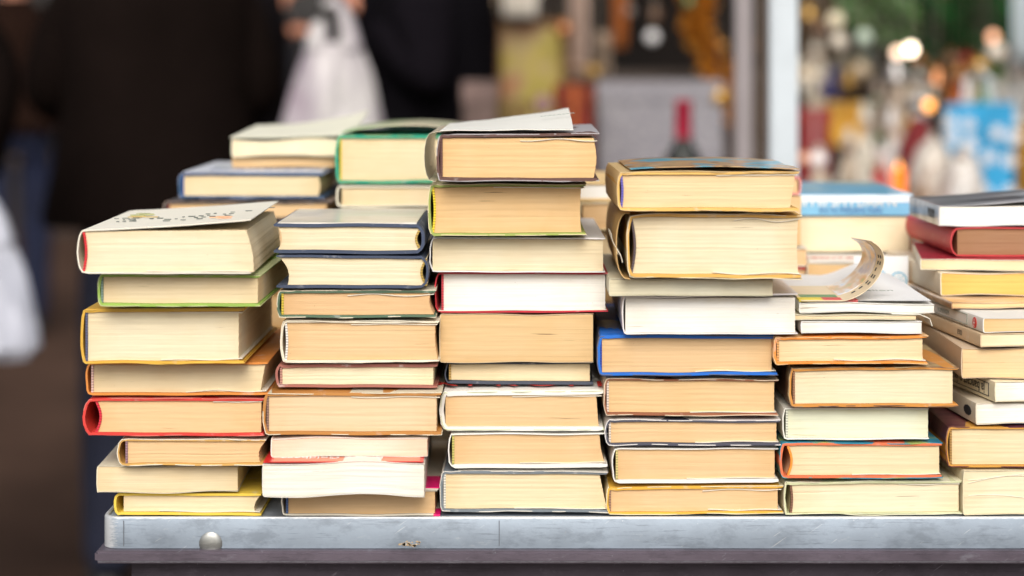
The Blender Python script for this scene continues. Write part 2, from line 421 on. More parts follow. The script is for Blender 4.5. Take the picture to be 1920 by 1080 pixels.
for k in range(30):
    cx = (768+rr.gauss(0, 11)-960)*YF/FP-XL; cz = CAMZ-(1020+rr.gauss(0, 2.2)-HOR)*YF/FP; q = rr.uniform(.0005, .0018)
    vs = [bm.verts.new((cx+q*rr.uniform(.5, 1.2)*math.cos(a), -.0004, cz+q*.7*rr.uniform(.5, 1.2)*math.sin(a))) for a in (0, 1, 2, 3, 4, 5.2)]
    f = bm.faces.new(vs); e = bmesh.ops.extrude_face_region(bm, geom=[f]); bmesh.ops.translate(bm, verts=[v for v in e['geom'] if isinstance(v, bmesh.types.BMVert)], vec=(0, .0006, 0))
obj('glue_flakes', bm, art_mat('glue flakes', [(.62, .55, .42), (.40, .25, .10), (.7, .68, .62)], 200, .7), table, False)

# ---------------------------------------------------------------- the books, column by column
C = lambda **k: k
red_t = plain('red print', (.62, .04, .03), .5); wht_t = plain('white print', (.8, .8, .78), .5); blk_t = plain('black print', (.03, .03, .035), .5)
blu_t = plain('blue print', (.03, .35, .62), .5); pale_t = plain('pale blue print', (.72, .8, .86), .5); nav_t = plain('navy print', (.05, .12, .34), .5); gry_t = plain('grey print', (.3, .34, .3), .5)

def post_opencover(r, w, h, s):                   # printed lines and a sprig on the open cover
    L = lambda x: .0075*max(0, (x+w/2)/w)**1.5
    rr = random.Random(5); bm = bmesh.new()
    for i, y in enumerate((.045, .062, .079, .096, .113)):
        x = -.045-.004*i
        while x < .03+.012*i:
            l = rr.uniform(.0015, .006)
            if rr.random() < .45:
                z = h+L(x+l/2)+.0002; box(bm, x, x+l, y, y+rr.uniform(.0015, .0035), z-.0003, z+.0002)
            x += l+.003
    obj('printed_lines', bm, plain('grey green print', (.12, .14, .12), .5), r, False)
    for (x, y, c, n, nm) in ((.035, .04, (.78, .42, .24), 4, 'orange_leaf'), (-.035, .13, (.35, .36, .16), 6, 'green_leaf'), (-.030, .10, (.5, .36, .12), 3, 'ochre_leaf')):
        bm = bmesh.new()
        for k in range(n):
            a = rr.uniform(-.5, .5); cx = x+rr.uniform(-.012, .016); cy = y+rr.uniform(-.012, .012); z = h+L(cx)+.0006
            lathe(bm, [(0, .0003), (.006, .0002), (.0062, -.0004)], 10, cx, cy, z, 1, .35)
        obj(nm, bm, plain(nm, c, .5), r)
def twisted(name, lab, par, x0, x1, z0, y0, y1, fz, mat, th=.0006):
    # a sheet whose far side rises more than its near side
    bm = bmesh.new(); nx, ny = 20, 10; L = []
    for dz in (0, th):
        L.append([[bm.verts.new((x0+(x1-x0)*i/nx, y0+(y1-y0)*j/ny, z0+dz+fz(i/nx, j/ny)+.0008*noise.noise(Vector((i*.3, j*.4, x0*90))))) for i in range(nx+1)] for j in range(ny+1)])
    for g, fl in ((L[0], 0), (L[1], 1)):
        for j in range(ny):
            for i in range(nx): bm.faces.new((g[j][i], g[j][i+1], g[j+1][i+1], g[j+1][i]))
    rim = [(0, i) for i in range(nx)]+[(j, nx) for j in range(ny)]+[(ny, i) for i in range(nx, 0, -1)]+[(j, 0) for j in range(ny, 0, -1)]
    for k in range(len(rim)):
        a, b_ = rim[k], rim[(k+1) % len(rim)]
        bm.faces.new((L[0][a[0]][a[1]], L[0][b_[0]][b_[1]], L[1][b_[0]][b_[1]], L[1][a[0]][a[1]]))
    o = obj(name, bm, mat, par)
    if lab: o['label'] = lab
    return o
def loose_sheet(name, lab, par, x0, x1, z0, prof, y0, y1, mat, th=.0005, seed=1):
    bm = bmesh.new(); q = [(x0+(x1-x0)*i/16, z0+prof(i/16)) for i in range(17)]
    ribbon(bm, q, th, y0, y1, yj=.001, seed=seed, ny=4, zj=.0012); o = obj(name, bm, mat, par)
    if lab: o['label'] = lab
    return o

col1 = [
 ('thin yellow hardback at the very bottom of the leftmost front stack, beside the tray corner', 215, 490, 923, 968, 231, 482, C(page='cream', cover=(.78, .56, .07), tt=.002, tb=.0022, flap=[('b', .3, .0007)], spine_hi=.001, slant=.004, fe=-.002)),
 ('coverless cream paperback jutting out left with a notched bare spine edge', 182, 446, 872, 925, 183, 445, C(page='cream', cover=(.72, .66, .50), soft=True, wav=.001, lines=1.5, yaw=R(1.5), sag=.0006)),
 ('tan hardback with a narrow ochre cover resting on the jutting coverless paperback', 218, 497, 820, 877, 236, 492, C(page='tan', cover=(.62, .36, .10), tt=.0012, tb=.0018, hb=(.30, .18, .22), rx=.009, jacket=(.80, .74, .60), slant=.004, fe=-.003)),
 ('red hardback with a rounded spine and a red headband in the leftmost stack', 158, 493, 742, 821, 180, 489, C(page=(.76, .52, .29), cover=(.66, .045, .035), tt=.0021, tb=.0022, hb=(.7, .02, .05), bow=.0035, rx=.009, spine_hi=.002, flap=[('t', .72, .0006)], jacket=(.72, .2, .16))),
 ('orange bound book with torn whitish paper above its leaves, on top of the red hardback', 160, 502, 678, 742, 172, 492, C(page='cream', cover=(.74, .27, .05), tt=.0016, tb=.0020, hb=(.75, .5, .45), flap=[('b', .55, .0014)], slant=.004)),
 ('thick hardback with a mustard yellow cover and dark blue headband in the leftmost stack', 147, 457, 573, 686, 161, 447, C(page='pale', cover=(.72, .42, .05), tt=.0028, tb=.0020, hb=(.10, .11, .2), jacket=(.70, .45, .08), flap=[('b', .5, .0012), ('t', .55, .0005)], wav=.0009, yaw=R(-.6))),
 ('green hardback right under the white book with the open cover', 180, 487, 510, 578, 190, 483, C(page='cream', cover=(.30, .48, .09), tt=.0019, tb=.0023, jacket=(.55, .6, .3), hb=(.2, .3, .25), lines=1.4)),
 ('thick white jacketed book with its front cover lifting open, topmost of the leftmost stack', 145, 470, 428, 514, 156, 468, C(page='pale', cover=(.84, .80, .68), tt=.0011, tb=.0011, hb=(.70, .02, .03), bow=.002, rx=.009, lift=.0075, flap=[('b', .4, .0006)], fe=.0015, slant=-.006, post=post_opencover, wav=.0003, coverlabel='open cream cover printed with leaves and lines of writing')),
]
def post_red_cover(r, w, h, s):
    bm = bmesh.new(); box(bm, -w/2+.0006, w/2-.001, .0008, .19, h-.0003, h+.0002); obj('red_cover_print', bm, plain('red gloss', (.66, .03, .03), .3), r, False)
    text('lettering', 'Barbie Goldberg', .0125, wht_t, r, at(-.01, .016, h+.0008, UPS)); text('lettering', 'romantische', .012, wht_t, r, at(.01, .034, h+.0006, UPS))
    bm = bmesh.new(); box(bm, -w/2+.008, w/2-.004, .003, .024, h-.0002, h+.0005); o = obj('pink_band', bm, plain('pink band', (.82, .30, .20), .5), r, False)
def post_magenta(r, w, h, s):
    m = plain('magenta gloss', (.70, .01, .16), .3, 0, .05)
    bm = bmesh.new(); box(bm, w/2-.026, w/2+.0008, .001, .045, h-.0003, h+.0004); obj('magenta_cover_print', bm, m, r, False)
    bm = bmesh.new(); box(bm, w/2-.004, w/2+.0015, -.0015, .02, .0001, .0022); obj('magenta_cover_edge', bm, m, r, False)
    text('lettering', 'H', .010, wht_t, r, at(w/2-.022, .008, h+.0006))
def post_pale_top(r, w, h, s):
    bm = bmesh.new(); box(bm, -w/2+.003, w/2-.007, .003, .152, h-.0009, h+.0004); obj('jacket_front', bm, art_mat('pale worn jacket', [(.62, .58, .50), (.74, .71, .64), (.70, .66, .56)], 30, .3), r, False)
col2 = [
 ('tan leaved book in a cream jacket with magenta corners, bottom of the second front stack', 527, 822, 914, 968, 537, 815, C(page='tan', cover=(.82, .77, .64), tt=.0012, tb=.0014, rx=.004, hb=(.08, .15, .35), rough=.35, wear=.1, flap=[('t', .1, .0009)], post=post_magenta, yaw=R(-1))),
 ('wavy white paperback with a red cover, jutting out of the second stack near the bottom', 492, 796, 866, 931, 493, 795, C(page=(.80, .80, .75), cover=(.82, .80, .74), soft=True, wav=.0006, sag=.0013, lines=3.2, rough=.3, wear=0, post=post_red_cover, yaw=R(.6))),
 ('paperback with blush pink page edges lying on the wavy white paperback', 508, 802, 819, 858, 511, 801, C(page='pink', cover=(.85, .74, .66), soft=True, wav=.001, sag=.0004)),
 ('thick tan book with burnt orange boards in the lower half of the second stack', 490, 827, 732, 819, 501, 818, C(page=(.74, .56, .36), cover=(.50, .22, .05), tt=.0024, tb=.0026, hb=(.25, .15, .12), jacket=(.74, .68, .52), flap=[('t', .5, .0012)], wav=.0009)),
 ('slim hardback with pale leaves between worn maroon boards, middle of the second stack', 516, 820, 680, 728, 526, 812, C(page='pale', cover=(.36, .13, .10), tt=.0024, tb=.002, wear=.8, wav=.0012, hb=(.5, .25, .2))),
 ('tan book in a torn cream jacket, just below the dark green hardback', 524, 822, 598, 682, 535, 818, C(page='tan', cover=(.82, .76, .60), tt=.0013, tb=.0013, jacket=(.84, .78, .64), hb=(.8, .78, .74), bow=.001, flap=[('t', .45, .0008)], fe=-.001, slant=-.002)),
 ('dark green hardback with brownish leaves and yellow headband in the second stack', 517, 816, 541, 599, 529, 810, C(page=(.70, .47, .26), cover=(.09, .16, .10), tt=.0019, tb=.0019, jacket=(.80, .74, .58), hb=(.7, .55, .06), flap=[('t', .45, .0022)], fe=-.002, slant=-.003, wear=.6)),
 ('lower of the two navy volumes whose round spines face right', 518, 804, 477, 542, 532, 800, C(page='pale', cover=(.045, .065, .12), spine='R', tt=.0020, tb=.0023, rx=.013, bow=.004, hb=(.45, .30, .06), fe=-.0035, slant=.006, lines=1.4, wear=.5)),
 ('upper of the two navy volumes whose round spines face right, with a pale glossy top', 513, 797, 418, 477, 521, 790, C(page='pale', cover=(.045, .065, .12), spine='R', tt=.0026, tb=.0026, rx=.013, bow=.004, hb=(.5, .34, .08), fe=-.003, lines=1.4, wear=.5, depth=.155, post=post_pale_top)),
]
def post_green_title(r, w, h, s):
    text('lettering', 'AXPROPHI', .034, red_t, r, at(-.002, .02, h+.0004), font_space=1.35)
def post_torn_jacket(r, w, h, s):
    twisted('jacket_flap', 'loose white jacket leaf sticking up', r, -w/2+.004, w/2-.020, h+.0016, .002, .192, lambda f, g: .0012*f+.0125*f**1.3*g**.8, paper_mat((.84, .83, .76)))
    text('lettering', 'HAJAOR', .008, gry_t, r, Matrix.Translation((.034, .09, h+.0125)) @ Matrix.Rotation(R(-6), 4, 'Y') @ Matrix.Rotation(R(4), 4, 'X'))
    # clear film wrapped loosely around the spine
    bm = bmesh.new(); q = [(-w/2+.012, h+.0008)]
    for k in range(9): a = math.pi*k/8; q.append((-w/2-.0005-.009*math.sin(a)**.6, h/2+.0005+(h/2)*math.cos(a)))
    q.append((-w/2+.012, .0003)); ribbon(bm, q[:-1], .0003, .012, .19, ny=2)
    m, t, b = nodes('clear film'); b.inputs['Transmission Weight'].default_value = .35; b.inputs['Roughness'].default_value = .25; b.inputs['Base Color'].default_value = (.86, .80, .62, 1)
    obj('film_wrapper', bm, m, r)
col3 = [
 ('thick beige leaved book with slate grey boards, bottom of the third stack', 822, 1138, 879, 964, 833, 1131, C(page='cream', cover=(.17, .20, .23), tt=.0022, tb=.0022, jacket=(.66, .64, .58), hb=(.72, .70, .62), lines=1.4, slant=-.006, rx=.005, flap=[('b', .45, .0006)], dz=.0012)),
 ('tan book with a thick white lower board and yellow green headband in the third stack', 840, 1139, 811, 879, 849, 1129, C(page='tan', cover=(.84, .83, .78), tt=.0010, tb=.0032, hb=(.55, .50, .14), rx=.006, flap=[('b', .45, .0006)], slant=-.004, fe=-.001, wear=.1)),
 ('tan book in chunky white boards with red capitals on its pale green top', 821, 1131, 727, 811, 835, 1120, C(page='tan', cover=(.82, .81, .76), tt=.0040, tb=.0036, rx=.008, jacket=(.62, .66, .42), wear=.1, tear=.0001, wav=.0002, flap=[('t', .45, .0009)], post=post_green_title, slant=-.002)),
 ('slim navy bound book with brown stained pale leaves, above the red lettered cover', 834, 1112, 678, 722, 843, 1106, C(page='cream', cover=(.05, .06, .09), tt=.001, tb=.0026, hb=(.45, .28, .08), wear=.6)),
 ('big brownish tan paperback with no cover showing, middle of the third stack', 824, 1113, 587, 681, 826, 1112, C(page=(.70, .50, .27), cover=(.70, .55, .34), soft=True, wav=.0009, lines=1.3)),
 ('bright white leaved book with a thin red cover in the third stack', 815, 1140, 510, 587, 829, 1135, C(page='white', cover=(.66, .03, .05), tt=.001, tb=.0010, jacket=None, rx=.006, hb=(.6, .05, .07), lines=1.8, wav=.0006, flap=[('b', 0.02, .0006)])),
 ('cream leaved book in a glossy white jacket, third from the top of the third stack', 805, 1135, 443, 512, 811, 1131, C(page='pale', cover=(.84, .83, .84), tt=.0012, tb=.0010, rx=.007, wear=.05, rough=.3, wav=.0007, lines=1.2)),
 ('thick orange leaved book with moss green boards and bright yellow headband', 800, 1098, 341, 446, 811, 1090, C(page='orange', cover=(.34, .42, .10), tt=.0020, tb=.0022, jacket=(.76, .68, .42), hb=(.85, .66, .03), rx=.006, bow=.0015, lines=1.5, flap=[('t', .42, .0007)], fe=-.001)),
 ('thick dark brown bound book with a white leaf sticking up, topping the tallest stack', 816, 1122, 249, 344, 827, 1113, C(page='orange', cover=(.12, .055, .045), tt=.0022, tb=.0026, hb=(.14, .06, .05), jacket=(.46, .44, .46), rx=.005, lines=1.5, fe=.0022, flap=[('t', .52, .0022)], post=post_torn_jacket, wear=.5, lift=.002, yaw=R(-.5))),
]
def post_grime_jacket(r, w, h, s):               # torn jacket scrap standing off the spine
    bm = bmesh.new(); q = []
    for k in range(9):
        f = k/8; q.append((-w/2-.0065-.0045*math.cos(f*3), h*.68-f*h*.42))
    ribbon(bm, q, .0005, -.001, .06, yj=.004, seed=8, ny=2, zj=.002); obj('torn_scrap', bm, paper_mat((.82, .77, .64)), r)
    bm = bmesh.new(); q = []
    for k in range(13):
        a = math.pi*k/12; q.append((-w/2+.004-.011*math.sin(a)**.7, h*.5+h*.5*math.cos(a)))
    ribbon(bm, q, .0006, .001, .2, yj=.003, seed=18, ny=3, zj=.0012); obj('loose_spine', bm, cloth_mat((.62, .40, .15), .5, .6), r)
def post_blue_top(r, w, h, s):
    loose_sheet('jacket_front', 'torn blue and brown jacket lying on the top board', r, -w/2+.012, w/2+.001, h, lambda f: .0006+.0022*abs(math.sin(math.pi*min(1, f*1.05)))**.8, .001, .15, art_mat('blue brown jacket', [(.10, .34, .46), (.16, .44, .56), (.46, .26, .13), (.58, .40, .20), (.12, .07, .05)], 26, .4), .0006, 6)
blue_art = art_mat('blue jacket', [(.02, .12, .36), (.03, .2, .45)], 8)
col4 = [
 ('hardback with an amber yellow cover, bottom of the fourth front stack', 1134, 1468, 906, 967, 1143, 1459, C(page='tan', cover=(.74, .42, .05), tt=.0024, tb=.0016, hb=(.35, .2, .12), rx=.004, jacket=(.80, .70, .46), flap=[('t', .55, .0014), ('b', .58, .0012)])),
 ('tan book with a thick white lower board, just above the amber one', 1147, 1460, 839, 907, 1156, 1453, C(page='tan', cover=(.82, .80, .75), tt=.001, tb=.0030, hb=(.62, .52, .2), wear=.1, rx=.006, flap=[('b', .45, .0006)])),
 ('slim tan leaved book with charcoal boards in a white jacket, low in the fourth stack', 1132, 1462, 783, 840, 1143, 1456, C(page='tan', cover=(.07, .07, .10), tt=.0016, tb=.0024, jacket=(.80, .78, .76), hb=(.7, .6, .5), rx=.009, flap=[('b', .52, .0006)])),
 ('thick tan book with a reddish brown cover under the bright blue hardback', 1130, 1458, 706, 783, 1139, 1452, C(page=(.72, .51, .28), cover=(.32, .11, .05), tt=.0012, tb=.0021, jacket=(.74, .60, .44), hb=(.7, .58, .5), rx=.006, flap=[('b', .5, .0006)])),
 ('hardback with bright cobalt blue boards and spine, middle of the fourth stack', 1117, 1457, 624, 708, 1126, 1447, C(page='tan', cover=(.01, .15, .62), tt=.0026, tb=.0024, rx=.005, jacket=(.10, .12, .2), hb=(.02, .05, .35), lines=1.5, flap=[('b', .55, .0008)], wav=.0009, wear=.15, lift=-.0005)),
 ('bright white leaved book with a whitish cover on top of the cobalt blue hardback', 1166, 1496, 553, 628, 1173, 1491, C(page='white', cover=(.82, .78, .78), tt=.0014, tb=.0010, rx=.004, lines=1.8, wear=.05, rough=.35, lift=.002)),
 ('small grey green paperback wedged under the fat mustard book', 1142, 1450, 521, 556, 1144, 1449, C(page='grey', cover=(.66, .63, .48), soft=True, wav=.0006)),
 ('fattest book, cream leaves and tattered mustard boards with the spine peeling away', 1172, 1502, 398, 525, 1183, 1497, C(page='pale', cover=(.74, .43, .10), tt=.0021, tb=.0026, hb=(.10, .07, .08), bow=.003, rx=.008, jacket=(.80, .70, .48), wav=.0012, tear=.0018, flap=[('t', .62, .0026), ('b', .5, .0014)], fe=-.001, lines=1.2, yaw=R(-.5), post=post_grime_jacket)),
 ('mustard bound book with blue and brown art on its top, above the fattest book', 1154, 1498, 318, 400, 1164, 1487, C(page=(.78, .60, .36), cover=(.76, .47, .13), tt=.0018, tb=.0026, hb=(.14, .12, .50), bow=.001, rx=.007, jacket=(.72, .52, .25), wav=.0010, tear=.0012, flap=[('t', .55, .0006)], slant=.004, depth=.155, post=post_blue_top)),
]
photo_art = art_mat('brown photo cover', [(.06, .035, .03), (.25, .12, .06), (.55, .42, .22), (.12, .07, .06)], 20)
teal_art = art_mat('teal jacket', [(.03, .22, .36), (.04, .3, .42), (.35, .42, .12)], 40)
col5 = [
 ('cream leaved hardback in a frayed pale green jacket, bottom of the fifth front stack', 1467, 1803, 898, 967, 1482, 1799, C(page='pale', cover=(.60, .62, .38), tt=.0019, tb=.0010, hb=(.22, .10, .06), bow=.001, rx=.003, jacket=(.76, .74, .54), tear=.0012, flap=[('t', .65, .0006)])),
 ('coral red hardback in a teal jacket with a red and yellow twisted headband', 1459, 1766, 826, 900, 1477, 1762, C(page='cream', cover=(.72, .17, .07), tt=.0020, tb=.0020, hb=headband_mat((.75, .03, .02), (.9, .5, .05), 2200), bow=.003, rx=.006, jacket=(.04, .24, .36), top=teal_art, flap=[('b', .45, .0006)], wear=.3)),
 ('book with pale mint green page edges in white boards, middle of the fifth stack', 1467, 1742, 763, 825, 1475, 1741, C(page='mint', cover=(.82, .82, .74), tt=.0010, tb=.0014, rx=.004, wear=.05, hb=(.7, .72, .6))),
 ('wide cream leaved book with burnt orange boards and a brown photo on its cover', 1476, 1796, 684, 767, 1488, 1787, C(page='pale', cover=(.60, .26, .05), tt=.0020, tb=.0024, hb=(.30, .14, .07), rx=.006, jacket=(.75, .6, .4), top=photo_art, lines=.8)),
 ('slimmer book with bright orange boards on top of the wide burnt orange one', 1447, 1739, 626, 686, 1458, 1731, C(page=(.79, .63, .40), cover=(.76, .27, .04), tt=.0022, tb=.0020, hb=(.7, .35, .12), rx=.005, jacket=(.78, .5, .25), flap=[('b', .4, .0014)], wav=.0008)),
 ('thin white paperback lying directly on the bright orange book', 1502, 1729, 601, 626, 1503, 1728, C(page='white', cover=(.83, .83, .82), soft=True)),
 ('thin cream paperback under the open white booklet', 1490, 1718, 588, 601, 1491, 1717, C(page='cream', cover=(.78, .72, .54), soft=True)),
]
def post_booklet(r, w, h, s):
    # last leaf humped up at the right
    bm = bmesh.new(); nx, ny = 20, 8; g = []
    for j in range(ny+1):
        row = []
        for i in range(nx+1):
            f = i/nx; y = .002+j/ny*.185; x = -w/2+.002+(w-.004)*f
            hump = .011*math.exp(-((f-.72)/.2)**2)*min(1, max(0, (j/ny-.1))/.6)**1.5
            row.append((x, y, h+.0006+hump))
        g.append(row)
    for dz, in ((0,), (.0004,)):
        vs = [[bm.verts.new((x, y, z+dz)) for x, y, z in row] for row in g]
        for j in range(ny):
            for i in range(nx): bm.faces.new((vs[j][i], vs[j][i+1], vs[j+1][i+1], vs[j+1][i]))
    obj('lifted_leaf', bm, paper_mat((.84, .84, .84)), r, normals=False)
    text('lettering', 'nelion', .012, gry_t, r, at(.012, .03, h+.0062))
    # cover curling up and over, printed on its inner side
    ctl = [(1502, 566), (1540, 568), (1575, 565), (1605, 556), (1632, 537), (1650, 512), (1657, 486), (1650, 465), (1634, 452)]
    Yr = r.location.y; q0 = [((x-960)*s-r.location.x, CAMZ-(y-HOR)*s-r.location.z) for x, y in ctl]
    q = []
    for i in range(len(q0)-1):
        for k in range(4):
            t = k/4; p = [Vector(q0[max(0, min(len(q0)-1, i+m))]) for m in (-1, 0, 1, 2)]
            q.append(tuple(.5*((2*p[1])+(p[2]-p[0])*t+(2*p[0]-5*p[1]+4*p[2]-p[3])*t*t+(3*p[1]-p[0]-3*p[2]+p[3])*t**3)))
    q.append(q0[-1]); q = [(x, max(z, h+.0012)) for x, z in q]
    def lower(b_):
        for v in b_.verts: v.co.z = h+(v.co.z-h)*(1-1.25*max(0, v.co.y))
    bm = bmesh.new(); ribbon(bm, q, .0005, -.002, .105, yj=.001, seed=3, ny=3); lower(bm)
    o = obj('curled_cover', bm, paper_mat((.88, .74, .52)), r); o['label'] = 'curled tan cover rolling up and over'
    def off(q, d):
        out = []
        for i in range(len(q)):
            a = Vector(q[max(0, i-1)]); c = Vector(q[min(len(q)-1, i+1)]); t = (c-a).normalized(); n_ = Vector((-t.y, t.x)); out.append(tuple(Vector(q[i])+n_*d))
        return out
    bm = bmesh.new(); ribbon(bm, off(q[9:], .0005), .0003, .034, .103, ny=3); lower(bm)
    obj('printed_picture', bm, art_mat('curl picture', [(.40, .50, .20), (.84, .52, .26), (.88, .84, .84), (.42, .50, .76), (.85, .56, .22), (.86, .80, .70)], 30, .3, (1, .35, 1)), r)
    bm = bmesh.new(); qq = off(q, .0005); rr = random.Random(2)
    for y in (.010, .020):
        i = 12
        while i < len(qq)-8:
            if rr.random() < .8: ribbon(bm, qq[i:i+2], .0003, y, y+.0036)
            i += 2
    lower(bm); obj('printed_lines', bm, blk_t, r, False)
    for x0, x1, c in ((-w/2+.0005, -w/2+.02, (.82, .66, .05)), (-w/2+.02, -w/2+.048, (.70, .06, .06))):
        bm = bmesh.new(); box(bm, x0, x1, .003, .02, h-.0002, h+.0016); obj('cover_patch', bm, plain('patch', c, .4), r, False)
    bm = bmesh.new(); box(bm, -w/2+.004, -w/2+.036, .02, .04, h-.0002, h+.0015); obj('cover_patch', bm, plain('patch green', (.16, .34, .14), .4), r, False)
    # dog-eared back cover hanging at the fore edge
    bm = bmesh.new(); ribbon(bm, [(w/2-.035, -.0002), (w/2-.012, -.0006), (w/2-.004, -.004), (w/2-.002, -.010)], .0005, -.001, .03, seed=2); obj('dog_eared_cover', bm, paper_mat((.8, .78, .68)), r)
col5.append(('open white booklet with a page humped up and a picture cover curling over it', 1499, 1752, 566, 588, 1501, 1751, C(page='white', cover=(.83, .82, .76), soft=True, sag=.0008, wav=.0010, lines=1.6, post=post_booklet)))

def post_biro(r, w, h, s):                         # white spine strip, red round mark, lines of type
    M = Matrix.Rotation(R(90), 4, 'X') @ Matrix.Identity(4)
    SP = Matrix.Rotation(-math.pi/2, 4, 'Z') @ Matrix.Rotation(R(90), 4, 'X')     # on the left side face, reading along the spine
    bm = bmesh.new(); lathe(bm, [(0, .0005), (.0045, .0004), (.0046, 0)], 20)
    bmesh.ops.rotate(bm, verts=bm.verts, matrix=Matrix.Rotation(R(-90), 3, 'Y')); bm2 = bm
    obj('round_mark', bm2, red_t, r, loc=(-w/2-.0004, .018, h*.5))
    for k in range(3):
        text('lettering', 'ɪɴʟ'[k], .003, wht_t, r, Matrix.Translation((-w/2-.0011, .018, h*.5+.0024-.0024*k)) @ SP)
    bm = bmesh.new(); x = -w/2
    for z0, z1, y0, y1 in ((h*.16, h*.16+.0004, .036, .17), (h*.84, h*.84+.0004, .036, .17), (h*.16, h*.84, .036, .0366)): box(bm, x-.0006, x+.0004, y0, y1, z0, z1)
    obj('spine_frame', bm, gry_t, r, False)
    text('lettering', 'ROMANEM', .006, gry_t, r, Matrix.Translation((x-.0004, .095, h*.5)) @ SP)
def post_spine_label(r, w, h, s):
    SP = Matrix.Rotation(-math.pi/2, 4, 'Z') @ Matrix.Rotation(R(90), 4, 'X')
    bm = bmesh.new(); x = -w/2
    for z0, z1, y0, y1 in ((h*.2, h*.2+.0004, .012, .12), (h*.8, h*.8+.0004, .012, .12), (h*.2, h*.8, .012, .0125)): box(bm, x-.0006, x+.0004, y0, y1, z0, z1)
    obj('spine_frame', bm, blk_t, r, False)
    text('lettering', "ja bancart p jas", .0115, blk_t, r, Matrix.Translation((x-.0004, .055, h*.5)) @ SP @ Matrix.Rotation(math.pi, 4, 'Z'))
def post_mark(t_, size=.006, y=.03):
    def f(r, w, h, s):
        SP = Matrix.Rotation(-math.pi/2, 4, 'Z') @ Matrix.Rotation(R(90), 4, 'X')
        text('lettering', t_, size, blk_t, r, Matrix.Translation((-w/2-.0004, y, h*.5)) @ SP)
    return f
def post_blot(r, w, h, s):
    bm = bmesh.new(); lathe(bm, [(0, .0006), (.006, .0004), (.0062, 0)], 9, 0, 0, 0, .7, 1.6); bmesh.ops.rotate(bm, verts=bm.verts, matrix=Matrix.Rotation(R(-90), 3, 'Y')); obj('dark_mark', bm, blk_t, r, loc=(-w/2-.0003, .02, h*.5))
def post_creases(r, w, h, s):
    bm = bmesh.new()
    for k, (z0, a) in enumerate(((h*.72, .006), (h*.36, .004), (h*.86, -.003))):
        ribbon(bm, [(-w/2+.004+i*.008, z0+a*math.sin(i*.32+k)) for i in range(15)], .0004, -.0003, .004)
    obj('bent_leaves', bm, paper_mat((.82, .79, .66)), r)
def post_purple_top(r, w, h, s):
    bm = bmesh.new(); box(bm, -.02, .05, .008, .12, h-.0002, h+.0003); obj('blue_patch', bm, plain('blue patch', (.02, .10, .28), .35), r, False)
    bm = bmesh.new(); box(bm, .051, .075, .008, .10, h-.0002, h+.0003); obj('brown_patch', bm, plain('brown patch', (.32, .14, .06), .35), r, False)
purple_art = art_mat('plum jacket', [(.09, .02, .04), (.16, .04, .05), (.20, .08, .06)], 30, .3, (1, 3, 1))
def post_crimson(r, w, h, s):
    bm = bmesh.new(); box(bm, -w/2+.001, w/2-.001, .002, .155, h-.0003, h+.0003); obj('crimson_cover_print', bm, plain('crimson gloss', (.36, .02, .04), .35), r, False)
